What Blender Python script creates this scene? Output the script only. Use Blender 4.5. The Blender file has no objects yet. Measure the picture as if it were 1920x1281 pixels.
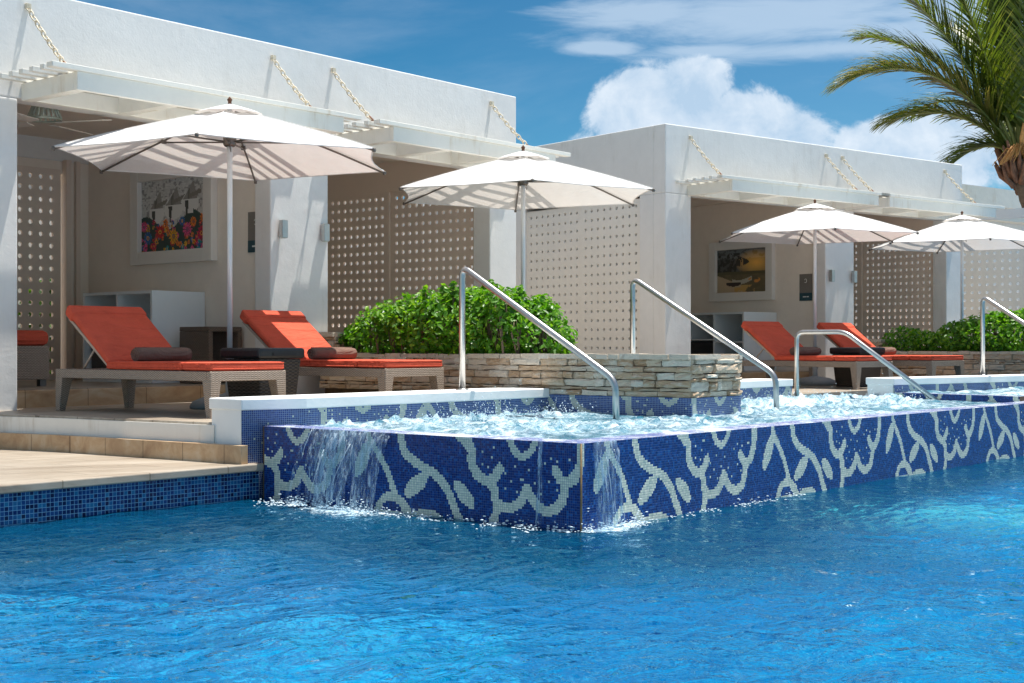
import bpy, math, random
import numpy as np
from mathutils import Vector, Matrix

random.seed(7)
rng = np.random.default_rng(7)
R = math.radians
C = bpy.context.scene.collection
sc = bpy.context.scene

# ------------------------------------------------------------------ camera
cam_d = bpy.data.cameras.new("camera")
cam = bpy.data.objects.new("camera", cam_d)
C.objects.link(cam)
cam.location = (-6.02, -4.475, 1.0)
cam.rotation_euler = (R(90), 0, R(-50.52))
cam_d.sensor_width = 36.0
cam_d.lens = 2600 / 1920 * 36
cam_d.shift_y = 9.5 / 1920
cam_d.clip_start = 0.05
cam_d.clip_end = 3000
sc.camera = cam

# ------------------------------------------------------------------ light
SUN = Vector((0.24, -0.108, 1.0)).normalized()
sun_d = bpy.data.lights.new("sun", 'SUN')
sun_d.energy = 4.6
sun_d.angle = R(0.55)
sun_d.color = (1.0, 0.965, 0.90)
sun = bpy.data.objects.new("sun", sun_d)
C.objects.link(sun)
sun.rotation_euler = SUN.to_track_quat('Z', 'Y').to_euler()
sun.location = (0, 0, 20)
sc.view_settings.view_transform = 'Standard'
sc.view_settings.look = 'None'
sc.view_settings.exposure = 0.70
sc.view_settings.gamma = 1.0
sc.render.engine = 'CYCLES'
sc.cycles.max_bounces = 12
sc.cycles.diffuse_bounces = 7
sc.cycles.transparent_max_bounces = 16

world = bpy.data.worlds.new("World")
sc.world = world
world.use_nodes = True


class NG:
    """tiny node helper"""
    def __init__(s, tree):
        s.t = tree
        s.n = tree.nodes
        s.l = tree.links

    def node(s, typ, **kw):
        n = s.n.new(typ)
        for k, v in kw.items():
            setattr(n, k, v)
        return n

    def set(s, sock, v):
        if isinstance(v, bpy.types.NodeSocket):
            s.l.new(v, sock)
        elif v is not None:
            if isinstance(v, (tuple, list)) and len(v) == 3 and sock.type == 'RGBA':
                v = (*v, 1)
            sock.default_value = v

    def math(s, op, a, b=None, c=None, clamp=False):
        n = s.node('ShaderNodeMath', operation=op)
        n.use_clamp = clamp
        s.set(n.inputs[0], a)
        if b is not None: s.set(n.inputs[1], b)
        if c is not None: s.set(n.inputs[2], c)
        return n.outputs[0]

    def mix(s, f, a, b, blend='MIX'):
        n = s.node('ShaderNodeMix', data_type='RGBA', blend_type=blend)
        s.set(n.inputs[0], f)
        s.set(n.inputs[6], a)
        s.set(n.inputs[7], b)
        return n.outputs[2]

    def noise(s, vec, scale, detail=4, rough=0.55, dist=0.0, dim='3D'):
        n = s.node('ShaderNodeTexNoise', noise_dimensions=dim)
        if vec is not None: s.l.new(vec, n.inputs['Vector'])
        n.inputs['Scale'].default_value = scale
        n.inputs['Detail'].default_value = detail
        n.inputs['Roughness'].default_value = rough
        n.inputs['Distortion'].default_value = dist
        return n.outputs[0]

    def ramp(s, f, stops, interp='LINEAR'):
        n = s.node('ShaderNodeValToRGB')
        n.color_ramp.interpolation = interp
        el = n.color_ramp.elements
        while len(el) < len(stops): el.new(0.5)
        for e, (p, c) in zip(el, stops):
            e.position = p
            e.color = (*c, 1) if len(c) == 3 else c
        s.set(n.inputs[0], f)
        return n.outputs[0]

    def sstep(s, v, lo, hi):
        n = s.node('ShaderNodeMapRange', interpolation_type='SMOOTHSTEP')
        s.set(n.inputs[0], v)
        n.inputs[1].default_value = lo
        n.inputs[2].default_value = hi
        return n.outputs[0]

    def mapping(s, vec, scale=(1, 1, 1), rot=(0, 0, 0), loc=(0, 0, 0)):
        n = s.node('ShaderNodeMapping')
        s.l.new(vec, n.inputs[0])
        n.inputs['Scale'].default_value = scale
        n.inputs['Rotation'].default_value = rot
        n.inputs['Location'].default_value = loc
        return n.outputs[0]

    def bump(s, h, strength, dist):
        n = s.node('ShaderNodeBump')
        n.inputs['Strength'].default_value = strength
        n.inputs['Distance'].default_value = dist
        s.l.new(h, n.inputs['Height'])
        return n.outputs[0]


def build_world():
    g = NG(world.node_tree)
    g.n.clear()
    out = g.node('ShaderNodeOutputWorld')
    bg = g.node('ShaderNodeBackground')
    sky = g.node('ShaderNodeTexSky', sky_type='NISHITA')
    sky.sun_disc = False
    sky.sun_elevation = math.asin(SUN.z)
    sky.sun_rotation = math.atan2(SUN.x, SUN.y)
    sky.air_density = 1.0
    sky.dust_density = 0.1
    sky.ozone_density = 3.0
    sky.altitude = 1500
    tc = g.node('ShaderNodeTexCoord').outputs['Generated']
    sep = g.node('ShaderNodeSeparateXYZ')
    g.l.new(tc, sep.inputs[0])
    az = g.math('MULTIPLY', g.math('ARCTAN2', sep.outputs[0], sep.outputs[1]), 57.2958)   # degrees from +Y
    el = g.math('MULTIPLY', g.math('ARCSINE', sep.outputs[2]), 57.2958)
    # deeper blue away from the horizon
    hs = g.node('ShaderNodeHueSaturation')
    hs.inputs['Saturation'].default_value = 1.12
    hs.inputs['Value'].default_value = 1.0
    g.l.new(sky.outputs[0], hs.inputs['Color'])
    skyc = hs.outputs[0]
    tint = g.ramp(g.sstep(az, 38, 66), [(0, (0.17, 0.49, 0.54)), (1, (0.38, 0.62, 0.63))])
    skyc = g.mix(1.0, skyc, tint, 'MULTIPLY')
    # cloud field over the real sky directions
    cv = g.node('ShaderNodeCombineXYZ')
    g.l.new(az, cv.inputs[0]); g.l.new(el, cv.inputs[1])
    n1 = g.noise(cv.outputs[0], 0.42, 9, 0.62, 0.25)
    n2 = g.noise(g.mapping(cv.outputs[0], (0.16, 0.85, 1), (0, 0, R(-12))), 0.9, 8, 0.62, 0.5)
    n3 = g.noise(g.mapping(cv.outputs[0], (1, 1, 1), loc=(3.1, -.25, 0)), 0.42, 9, 0.6, 0.3)

    def blob(a, e, ra, re):
        x = g.math('DIVIDE', g.math('SUBTRACT', az, a), ra)
        y = g.math('DIVIDE', g.math('SUBTRACT', el, e), re)
        d = g.math('SQRT', g.math('ADD', g.math('MULTIPLY', x, x), g.math('MULTIPLY', y, y)))
        return g.math('SUBTRACT', 1.0, d)

    def px(x, y):
        return 50.52 + math.degrees(math.atan((x - 960) / 2600)), math.degrees(math.atan((650 - y) / 2600 * math.cos(math.atan((x - 960) / 2600))))

    def field(blobs):
        f = None
        for (x, y, rx, ry) in blobs:
            a, e = px(x, y)
            b = blob(a, e, rx * 0.022, ry * 0.022)
            f = b if f is None else g.math('MAXIMUM', f, b)
        return f
    cum = field([(1255, 225, 150, 120), (1300, 160, 80, 62), (1190, 225, 95, 105), (1380, 230, 110, 70), (1450, 270, 120, 90),
                 (1655, 290, 105, 70), (1765, 285, 120, 85), (1200, 160, 55, 40), (1300, 300, 260, 90), (1600, 335, 300, 40), (2050, 240, 260, 130)])
    cir = field([(1480, 35, 440, 62), (1200, 25, 190, 38), (1600, 90, 420, 26), (1850, 20, 360, 95), (1330, 95, 150, 18), (1140, 90, 90, 16)])
    mc = g.sstep(g.math('ADD', cum, g.math('MULTIPLY', g.math('SUBTRACT', n1, 0.5), 1.25)), 0.0, 0.26)
    ms = g.math('MULTIPLY', g.sstep(g.math('ADD', cir, g.math('MULTIPLY', g.math('SUBTRACT', n2, 0.5), 2.0)), -0.15, 0.75), 0.68)
    # bright cloud added out of view, mostly overhead, as white fill light
    wn = g.noise(g.mapping(tc, (1.4, 1.4, 5)), 2.2, 8, 0.6, 0.4)
    away = g.math('SUBTRACT', 1.0, g.sstep(el, 14, 34))
    fill_cloud = g.math('MULTIPLY', g.sstep(wn, 0.43, 0.68), g.math('SUBTRACT', 0.92, g.math('MULTIPLY', away, 0.84)))
    shade = g.ramp(g.math('ADD', g.math('MULTIPLY', n3, 0.8), g.math('MULTIPLY', g.math('SUBTRACT', n1, n3), 1.3)), [(0.22, (0.50, 0.66, 0.84)), (0.62, (0.80, 0.89, 0.99))])
    cirr = (0.60, 0.75, 0.92, 1)
    # Background strength is 0.1: cloud radiance given x10
    mul = g.node('ShaderNodeVectorMath', operation='SCALE')
    g.l.new(shade, mul.inputs[0]); mul.inputs['Scale'].default_value = 10.0 * 0.63
    col = g.mix(fill_cloud, skyc, (9.4, 9.4, 9.5, 1))
    col = g.mix(ms, col, tuple(10 * 0.61 * c for c in cirr[:3]))
    col = g.mix(g.math('MULTIPLY', mc, 0.93), col, mul.outputs[0])
    g.l.new(col, bg.inputs[0])
    bg.inputs[1].default_value = 0.1
    g.l.new(bg.outputs[0], out.inputs[0])


build_world()

# ------------------------------------------------------------------ materials
M = {}


def mat(name):
    m = bpy.data.materials.new(name)
    m.use_nodes = True
    g = NG(m.node_tree)
    g.p = m.node_tree.nodes['Principled BSDF']
    g.out = m.node_tree.nodes['Material Output']
    g.obj = g.node('ShaderNodeTexCoord').outputs['Object']
    g.geo = g.node('ShaderNodeNewGeometry').outputs['Position']
    M[name] = m
    return g


def simple(name, col, rough=0.6, var=0.08, scale=6, metal=0.0, bump=0.0, bscale=60, spec=0.5, pos='obj'):
    g = mat(name)
    v = g.obj if pos == 'obj' else g.geo
    n = g.noise(v, scale, 5, 0.6)
    c0 = tuple(c * (1 - var) for c in col)
    c1 = tuple(min(1, c * (1 + var)) for c in col)
    g.set(g.p.inputs['Base Color'], g.ramp(n, [(0.3, c0), (0.7, c1)]))
    g.p.inputs['Roughness'].default_value = rough
    g.p.inputs['Metallic'].default_value = metal
    g.p.inputs['Specular IOR Level'].default_value = spec
    if bump:
        g.set(g.p.inputs['Normal'], g.bump(g.noise(v, bscale, 4, 0.6), bump, 0.01))
    return g


def plaster(name, col, stain=0.0, dirt=(0.45, 0.38, 0.28)):
    g = mat(name)
    n = g.noise(g.geo, 1.3, 6, 0.65)
    n2 = g.noise(g.geo, 9, 5, 0.6)
    base = g.ramp(g.math('ADD', g.math('MULTIPLY', n, 0.6), g.math('MULTIPLY', n2, 0.4)),
                  [(0.3, tuple(c * 0.93 for c in col)), (0.7, tuple(min(1, c * 1.03) for c in col))])
    if stain:
        st = g.noise(g.mapping(g.geo, (5, 5, 0.6)), 2.2, 6, 0.7)
        st2 = g.noise(g.geo, 2.0, 3, 0.6)
        f = g.math('MULTIPLY', g.sstep(g.math('MULTIPLY', st, st2), 0.27, 0.46), stain)
        base = g.mix(f, base, dirt)
    g.set(g.p.inputs['Base Color'], base)
    g.p.inputs['Roughness'].default_value = 0.85
    g.p.inputs['Specular IOR Level'].default_value = 0.25
    h = g.math('ADD', g.math('MULTIPLY', g.noise(g.geo, 3.5, 5, 0.6), 1.0), g.math('MULTIPLY', g.noise(g.geo, 45, 4, 0.7), 0.22))
    g.set(g.p.inputs['Normal'], g.bump(h, 0.35, 0.015))
    return g


plaster('plaster', (0.78, 0.765, 0.74), 0.24, (0.50, 0.46, 0.40))
plaster('plaster_in', (0.86, 0.765, 0.665), 0.0)
plaster('plaster_cap', (0.86, 0.86, 0.84), 0.10)
plaster('painted_wood', (0.80, 0.775, 0.70), 0.5, (0.46, 0.34, 0.19))
plaster('riser_white', (0.78, 0.76, 0.71), 0.55, (0.42, 0.34, 0.24))
simple('screen_board', (0.76, 0.63, 0.53), 0.6, 0.03, 2, pos='geo')
simple('screen_pale', (0.80, 0.76, 0.69), 0.6, 0.03, 2, pos='geo')


def travertine(name, c0, c1, c2):
    g = mat(name)
    v = g.mapping(g.geo, (1, 1, 1), (0, 0, R(20)))
    n = g.noise(g.mapping(v, (0.6, 4.5, 4)), 1.6, 7, 0.65, 0.6)
    n2 = g.noise(v, 22, 5, 0.65)
    col = g.ramp(n, [(0.28, c0), (0.5, c1), (0.72, c2)])
    pits = g.sstep(n2, 0.62, 0.75)
    col = g.mix(g.math('MULTIPLY', pits, 0.35), col, tuple(c * 0.5 for c in c0))
    br = g.node('ShaderNodeTexBrick')
    g.l.new(g.mapping(g.geo, (1, 1, 0)), br.inputs['Vector'])
    br.inputs['Scale'].default_value = 1.0
    br.inputs['Brick Width'].default_value = 0.6
    br.inputs['Row Height'].default_value = 0.4
    br.inputs['Mortar Size'].default_value = 0.004
    br.inputs['Color1'].default_value = (1, 1, 1, 1)
    br.inputs['Color2'].default_value = (0.88, 0.88, 0.88, 1)
    br.inputs['Mortar'].default_value = (0.45, 0.42, 0.38, 1)
    col = g.mix(1.0, col, br.outputs[0], 'MULTIPLY')
    g.set(g.p.inputs['Base Color'], col)
    g.set(g.p.inputs['Roughness'], g.math('MULTIPLY_ADD', n, 0.3, 0.25))
    g.set(g.p.inputs['Normal'], g.bump(n2, 0.12, 0.006))
    return g


travertine('travertine', (0.27, 0.21, 0.155), (0.40, 0.335, 0.26), (0.47, 0.41, 0.335))
travertine('travertine_riser', (0.36, 0.21, 0.11), (0.52, 0.35, 0.20), (0.62, 0.49, 0.34))


def weave(name, c0, c1, scale):
    g = mat(name)
    ck = g.node('ShaderNodeTexChecker')
    g.l.new(g.mapping(g.obj, (1, 1, 2.2), (0, 0, 0)), ck.inputs[0])
    ck.inputs['Scale'].default_value = scale
    wv = g.node('ShaderNodeTexWave', wave_type='BANDS', bands_direction='Z')
    g.l.new(g.obj, wv.inputs[0])
    wv.inputs['Scale'].default_value = scale * 0.35
    wv.inputs['Distortion'].default_value = 1.0
    n = g.noise(g.obj, 30, 4)
    f = g.math('ADD', g.math('MULTIPLY', ck.outputs[1], 0.55), g.math('MULTIPLY', n, 0.5))
    g.set(g.p.inputs['Base Color'], g.ramp(f, [(0.2, c0), (0.8, c1)]))
    g.p.inputs['Roughness'].default_value = 0.5
    g.set(g.p.inputs['Normal'], g.bump(g.math('ADD', wv.outputs[1], ck.outputs[1]), 0.7, 0.004))


weave('wicker', (0.21, 0.160, 0.120), (0.45, 0.355, 0.28), 62)
weave('wicker_brown', (0.10, 0.070, 0.050), (0.20, 0.145, 0.105), 62)
weave('wicker_dark', (0.022, 0.016, 0.012), (0.085, 0.065, 0.050), 34)


def fabric(name, col, bscale=260):
    g = mat(name)
    n = g.noise(g.obj, 7, 5, 0.6)
    wv = g.noise(g.mapping(g.obj, (1, 14, 1)), 40, 3, 0.5)
    f = g.math('ADD', g.math('MULTIPLY', n, 0.6), g.math('MULTIPLY', wv, 0.4))
    g.set(g.p.inputs['Base Color'], g.ramp(f, [(0.3, tuple(c * 0.86 for c in col)), (0.7, tuple(c * 1.08 for c in col))]))
    g.p.inputs['Roughness'].default_value = 0.85
    g.p.inputs['Specular IOR Level'].default_value = 0.08
    h = g.math('ADD', g.math('MULTIPLY', g.noise(g.obj, 5, 3), 1.0), g.math('MULTIPLY', g.noise(g.obj, bscale, 2), 0.10))
    h = g.math('ADD', h, g.math('MULTIPLY', g.noise(g.mapping(g.obj, (1, 3.5, 3.5)), 3.2, 3, 0.5, 1.5), 1.1))
    g.set(g.p.inputs['Normal'], g.bump(h, 0.85, 0.030))


fabric('orange_fabric', (0.68, 0.112, 0.064))
fabric('towel', (0.20, 0.125, 0.098), 160)
simple('lid_black', (0.018, 0.017, 0.018), 0.38, 0.25, 14, bump=0.3, bscale=40)
simple('steel_grey', (0.22, 0.21, 0.19), 0.4, 0.1, 10, metal=0.7)
simple('rust', (0.14, 0.055, 0.025), 0.8, 0.4, 60)
simple('chain_paint', (0.66, 0.58, 0.44), 0.6, 0.30, 40)
simple('pole_white', (0.74, 0.74, 0.74), 0.3, 0.03, 5, metal=0.15)
simple('rib_grey', (0.16, 0.135, 0.115), 0.4, 0.15, 12, metal=0.5)
simple('concrete_grey', (0.22, 0.25, 0.27), 0.6, 0.1, 10)
simple('white_lacquer', (0.78, 0.80, 0.80), 0.35, 0.02, 3)
simple('frame_white', (0.74, 0.70, 0.64), 0.55, 0.03, 4)
simple('dark_void', (0.03, 0.03, 0.03), 0.8, 0.1, 4)
simple('fixture_metal', (0.50, 0.50, 0.49), 0.35, 0.08, 20, metal=0.85)
simple('sign_grey', (0.20, 0.18, 0.16), 0.5, 0.05, 6)
simple('sign_teal', (0.018, 0.065, 0.085), 0.4, 0.05, 6)
simple('sign_text', (0.75, 0.75, 0.72), 0.5, 0.02, 6)
simple('lamp_glass', (0.55, 0.62, 0.54), 0.25, 0.1, 6)
simple('bark', (0.16, 0.11, 0.075), 0.9, 0.4, 14, bump=0.8, bscale=25)
simple('soil', (0.08, 0.05, 0.03), 0.95, 0.3, 14)
simple('ground_sand', (0.38, 0.33, 0.25), 0.9, 0.15, 1.0, pos='geo')
simple('roof_tile', (0.30, 0.19, 0.13), 0.85, 0.35, 8, bump=0.6, bscale=20)
simple('edge_trim', (0.20, 0.13, 0.05), 0.5, 0.5, 30)
g = simple('rail_steel', (0.52, 0.51, 0.49), 0.24, 0.07, 25, metal=1.0)
g.set(g.p.inputs['Roughness'], g.math('MULTIPLY_ADD', g.noise(g.obj, 30, 4), 0.16, 0.24))

# canvas of the umbrellas: thin and translucent
g = mat('canvas')
n = g.noise(g.obj, 5, 5, 0.6)
g.set(g.p.inputs['Base Color'], g.ramp(n, [(0.3, (0.80, 0.79, 0.775)), (0.7, (0.87, 0.865, 0.85))]))
g.p.inputs['Roughness'].default_value = 0.9
g.p.inputs['Specular IOR Level'].default_value = 0.15
g.set(g.p.inputs['Normal'], g.bump(g.math('ADD', g.noise(g.mapping(g.obj, (1, 1, 3)), 4, 4, 0.5, 1.2), g.math('MULTIPLY', g.noise(g.obj, 120, 2), 0.08)), 0.55, 0.035))
tr = g.node('ShaderNodeBsdfTranslucent')
tr.inputs[0].default_value = (0.86, 0.79, 0.73, 1)
mx = g.node('ShaderNodeMixShader')
mx.inputs[0].default_value = 0.20
g.l.new(g.p.outputs[0], mx.inputs[1]); g.l.new(tr.outputs[0], mx.inputs[2]); g.l.new(mx.outputs[0], g.out.inputs[0])


def leafmat(name, c0, c1, c2, gloss=0.35):
    g = mat(name)
    at = g.node('ShaderNodeAttribute', attribute_name='rnd')
    col = g.ramp(at.outputs['Fac'], [(0.0, c0), (0.5, c1), (1.0, c2)])
    g.set(g.p.inputs['Base Color'], col)
    g.p.inputs['Roughness'].default_value = gloss
    tr = g.node('ShaderNodeBsdfTranslucent')
    tc2 = g.mix(1.0, col, (1.5, 1.7, 0.5, 1), 'MULTIPLY')
    g.l.new(tc2, tr.inputs[0])
    mx = g.node('ShaderNodeMixShader')
    mx.inputs[0].default_value = 0.38
    g.l.new(g.p.outputs[0], mx.inputs[1]); g.l.new(tr.outputs[0], mx.inputs[2]); g.l.new(mx.outputs[0], g.out.inputs[0])


leafmat('bush_leaf', (0.040, 0.13, 0.008), (0.10, 0.27, 0.014), (0.26, 0.44, 0.03), 0.42)
leafmat('hedge_leaf', (0.02, 0.07, 0.008), (0.05, 0.13, 0.012), (0.12, 0.20, 0.03))
leafmat('palm_leaf', (0.050, 0.078, 0.010), (0.115, 0.145, 0.020), (0.30, 0.23, 0.07), 0.4)
simple('palm_rachis', (0.22, 0.23, 0.05), 0.5, 0.2, 5)
simple('palm_flower', (0.62, 0.30, 0.09), 0.7, 0.2, 20)
simple('palm_husk', (0.24, 0.11, 0.06), 0.85, 0.35, 12, bump=0.6)

# ledge stone: colour per stone from attribute
g = mat('ledgestone')
at = g.node('ShaderNodeAttribute', attribute_name='rnd')
n = g.noise(g.mapping(g.geo, (2, 2, 9)), 4, 7, 0.7, 0.5)
c = g.ramp(at.outputs['Fac'], [(0, (0.44, 0.28, 0.16)), (0.35, (0.60, 0.43, 0.28)), (0.65, (0.66, 0.56, 0.44)), (1, (0.76, 0.68, 0.57))])
c = g.mix(g.sstep(n, 0.42, 0.72), c, (0.68, 0.58, 0.46, 1))
c = g.mix(g.math('MULTIPLY', g.sstep(g.noise(g.geo, 14, 5, 0.7), 0.55, 0.75), 0.5), c, (0.22, 0.14, 0.08, 1))
g.set(g.p.inputs['Base Color'], c)
g.p.inputs['Roughness'].default_value = 0.85
g.set(g.p.inputs['Normal'], g.bump(g.math('ADD', n, g.noise(g.geo, 30, 5, 0.7)), 0.9, 0.02))
simple('mortar_dark', (0.10, 0.07, 0.045), 0.95, 0.3, 10)


def tilemat(name, grout, grout_w, palette_blue, palette_cream, rough=0.12, gstr=1.0):
    g = mat(name)
    uv = g.node('ShaderNodeUVMap').outputs[0]
    sp = g.node('ShaderNodeSeparateXYZ'); g.l.new(uv, sp.inputs[0])
    ex = g.math('SUBTRACT', 0.5, g.math('ABSOLUTE', g.math('SUBTRACT', sp.outputs[0], 0.5)))
    ey = g.math('SUBTRACT', 0.5, g.math('ABSOLUTE', g.math('SUBTRACT', sp.outputs[1], 0.5)))
    e = g.math('MINIMUM', ex, ey)
    gm = g.math('MULTIPLY', g.math('LESS_THAN', e, grout_w), gstr)
    rn = g.node('ShaderNodeAttribute', attribute_name='rnd').outputs['Fac']
    pt = g.node('ShaderNodeAttribute', attribute_name='pat').outputs['Fac']
    blue = g.ramp(rn, palette_blue)
    cream = g.ramp(rn, palette_cream)
    col = g.mix(g.math('GREATER_THAN', pt, 0.5), blue, cream)
    big = g.noise(g.geo, 1.1, 4, 0.6)
    col = g.mix(g.math('MULTIPLY', g.sstep(big, 0.50, 0.75), 0.10), col, (0.16, 0.15, 0.25, 1))
    col = g.mix(gm, col, grout)
    if name == 'mosaic_rim':
        col = g.mix(g.sstep(g.noise(g.geo, 3.2, 7, 0.7, .6), 0.50, 0.60), col, (0.74, 0.78, 0.84, 1))
    g.set(g.p.inputs['Base Color'], col)
    g.set(g.p.inputs['Roughness'], g.math('MULTIPLY_ADD', gm, 0.5, g.math('MULTIPLY_ADD', rn, 0.10, rough)))
    wn = g.node('ShaderNodeTexWhiteNoise', noise_dimensions='1D'); g.l.new(g.math('MULTIPLY', rn, 91.7), wn.inputs['W'])
    v1 = g.node('ShaderNodeVectorMath', operation='SUBTRACT'); g.l.new(wn.outputs['Color'], v1.inputs[0]); v1.inputs[1].default_value = (.5, .5, .5)
    v2 = g.node('ShaderNodeVectorMath', operation='SCALE'); g.l.new(v1.outputs[0], v2.inputs[0]); v2.inputs['Scale'].default_value = 0.13
    v3 = g.node('ShaderNodeVectorMath', operation='ADD'); g.l.new(v2.outputs[0], v3.inputs[1])
    v4 = g.node('ShaderNodeVectorMath', operation='NORMALIZE'); g.l.new(v3.outputs[0], v4.inputs[0])
    g.l.new(v4.outputs[0], g.p.inputs['Normal'])
    g.p.inputs['Specular IOR Level'].default_value = 0.32
    g.set(v3.inputs[0], g.bump(g.math('ADD', g.math('MULTIPLY', g.sstep(e, 0.0, 0.16), 1.0), g.math('MULTIPLY', rn, 0.5)), 0.35, 0.004))
    return g


BL = [(0, (0.002, 0.016, 0.13)), (0.5, (0.002, 0.032, 0.20)), (0.85, (0.004, 0.058, 0.28)), (1, (0.01, 0.11, 0.38))]
CR = [(0, (0.60, 0.66, 0.52)), (0.5, (0.76, 0.79, 0.63)), (1, (0.86, 0.85, 0.68))]
tilemat('mosaic', (0.07, 0.13, 0.26, 1), 0.05, BL, CR)
tilemat('mosaic_side', (0.30, 0.38, 0.50, 1), 0.09, [(0, (0.012, 0.03, 0.16)), (1, (0.03, 0.08, 0.30))], [(0, (0.50, 0.53, 0.42)), (1, (0.66, 0.66, 0.50))])
tilemat('pool_tile', (0.20, 0.42, 0.62, 1), 0.055,
        [(0, (0.003, 0.008, 0.05)), (0.35, (0.004, 0.025, 0.13)), (0.7, (0.005, 0.06, 0.22)), (1, (0.012, 0.17, 0.34))], CR)
tilemat('mosaic_rim', (0.26, 0.30, 0.52, 1), 0.10, [(0, (0.02, 0.035, 0.26)), (1, (0.06, 0.09, 0.42))], [(0, (0.6, 0.62, 0.6)), (1, (0.8, 0.8, 0.75))], 0.03)

# pool water: rippled clear skin (Fresnel) over the sunlit blue body; the body pattern is shifted by the
# ripple slope the way refraction shifts the floor of a pool
g = mat('pool_water')
v = g.geo
b1 = g.noise(g.mapping(v, (1, 1.5, 1), (0, 0, R(15))), 6.0, 3, 0.45, 0.5)
b2 = g.noise(g.mapping(v, (1.3, 1, 1), (0, 0, R(50))), 19, 3, 0.5, 0.3)
N = g.bump(g.math('ADD', b1, g.math('MULTIPLY', b2, 0.24)), 1.0, 0.034)
sc_ = g.node('ShaderNodeVectorMath', operation='MULTIPLY_ADD')
g.l.new(N, sc_.inputs[0]); sc_.inputs[1].default_value = (1.9, 1.9, 0); g.l.new(v, sc_.inputs[2])
rv = sc_.outputs[0]
n1 = g.noise(g.mapping(rv, (1.0, 1.3, 1), (0, 0, R(25))), 0.6, 3, 0.5, 0.4)
n2 = g.noise(rv, 2.4, 4, 0.6, 0.8)
cell = g.node('ShaderNodeTexVoronoi', feature='SMOOTH_F1'); g.l.new(rv, cell.inputs['Vector']); cell.inputs['Scale'].default_value = 3.4
cell.inputs['Smoothness'].default_value = 0.25
f = g.math('ADD', g.math('ADD', g.math('MULTIPLY', n1, 0.42), g.math('MULTIPLY', n2, 0.34)), g.math('MULTIPLY', g.math('POWER', cell.outputs['Distance'], 2.0), 0.55))  # floor-like blotches plus a caustic-like light pattern painted into the body colour
body = g.ramp(f, [(0.30, (0.000, 0.050, 0.155)), (0.50, (0.000, 0.108, 0.27)), (0.66, (0.000, 0.165, 0.345)), (0.85, (0.004, 0.25, 0.43))])
wall_dark = g.node('ShaderNodeAttribute', attribute_name='wall').outputs['Fac']     # darkening painted near walls, standing in for seen-through tile and building reflections
wall_dark = g.sstep(g.math('ADD', wall_dark, g.math('MULTIPLY', g.math('SUBTRACT', n2, 0.5), 0.9)), 0.25, 0.95)
body = g.mix(g.math('MULTIPLY', wall_dark, 0.85), body, (0.001, 0.030, 0.062, 1))
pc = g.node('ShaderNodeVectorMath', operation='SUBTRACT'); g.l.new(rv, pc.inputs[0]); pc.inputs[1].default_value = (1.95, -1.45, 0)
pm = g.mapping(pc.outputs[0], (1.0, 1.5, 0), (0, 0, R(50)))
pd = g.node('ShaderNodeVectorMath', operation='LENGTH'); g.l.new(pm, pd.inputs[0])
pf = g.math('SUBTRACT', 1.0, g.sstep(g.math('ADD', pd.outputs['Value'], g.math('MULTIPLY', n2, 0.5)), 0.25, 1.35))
body = g.mix(g.math('MULTIPLY', pf, 0.60), body, (0.06, 0.40, 0.46, 1))      # pale turquoise ellipse mixed into the water colour
at = g.node('ShaderNodeAttribute', attribute_name='foam').outputs['Fac']
fn = g.noise(g.geo, 26, 7, 0.75, 1.0)
ff = g.sstep(g.math('ADD', at, g.math('MULTIPLY', g.math('SUBTRACT', fn, 0.5), 2.2)), 0.50, 0.85)
ff = g.math('MULTIPLY', ff, g.sstep(at, 0.02, 0.2))
df = g.node('ShaderNodeBsdfDiffuse'); g.l.new(g.mix(ff, body, (0.62, 0.74, 0.79, 1)), df.inputs['Color'])
up = g.node('ShaderNodeCombineXYZ'); up.inputs[2].default_value = 1.0
g.l.new(up.outputs[0], df.inputs['Normal'])
gl = g.node('ShaderNodeBsdfGlossy'); gl.inputs['Color'].default_value = (0.62, 0.87, 1.0, 1); g.l.new(N, gl.inputs['Normal'])
g.set(gl.inputs['Roughness'], g.math('MULTIPLY_ADD', ff, 0.4, 0.02))
fr = g.node('ShaderNodeFresnel'); fr.inputs['IOR'].default_value = 1.33; g.l.new(N, fr.inputs['Normal'])
mx = g.node('ShaderNodeMixShader'); g.l.new(fr.outputs[0], mx.inputs[0]); g.l.new(df.outputs[0], mx.inputs[1]); g.l.new(gl.outputs[0], mx.inputs[2])
g.l.new(mx.outputs[0], g.out.inputs[0])
g.n.remove(g.p)

# spa water: teal with air bubbles and foam
g = mat('spa_water')
at = g.node('ShaderNodeAttribute', attribute_name='foam').outputs['Fac']
n = g.noise(g.mapping(g.geo, (1, 1, 1)), 7, 10, 0.74, 0.4)
n2 = g.noise(g.geo, 60, 5, 0.7)
f = g.sstep(g.math('ADD', g.math('ADD', at, g.math('MULTIPLY', g.math('SUBTRACT', n, 0.5), 1.8)), g.math('MULTIPLY', g.math('SUBTRACT', n2, 0.5), 0.7)), 0.0, 0.75)
body = g.ramp(g.noise(g.geo, 2.5, 4), [(0.35, (0.01, 0.10, 0.17)), (0.7, (0.05, 0.22, 0.30))])
df = g.node('ShaderNodeBsdfDiffuse'); g.l.new(g.mix(f, body, (0.60, 0.72, 0.78, 1)), df.inputs['Color'])
gn = g.node('ShaderNodeNewGeometry').outputs['Normal']
ad = g.node('ShaderNodeVectorMath', operation='MULTIPLY_ADD'); g.l.new(gn, ad.inputs[0]); ad.inputs[1].default_value = (.55, .55, .55); ad.inputs[2].default_value = (0, 0, .6)
g.l.new(ad.outputs[0], df.inputs['Normal'])
N = g.bump(g.math('ADD', n, g.math('MULTIPLY', n2, 0.3)), 0.5, 0.02)
gl = g.node('ShaderNodeBsdfGlossy'); g.l.new(N, gl.inputs['Normal']); g.set(gl.inputs['Roughness'], g.math('MULTIPLY_ADD', f, 0.45, 0.06))
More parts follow.
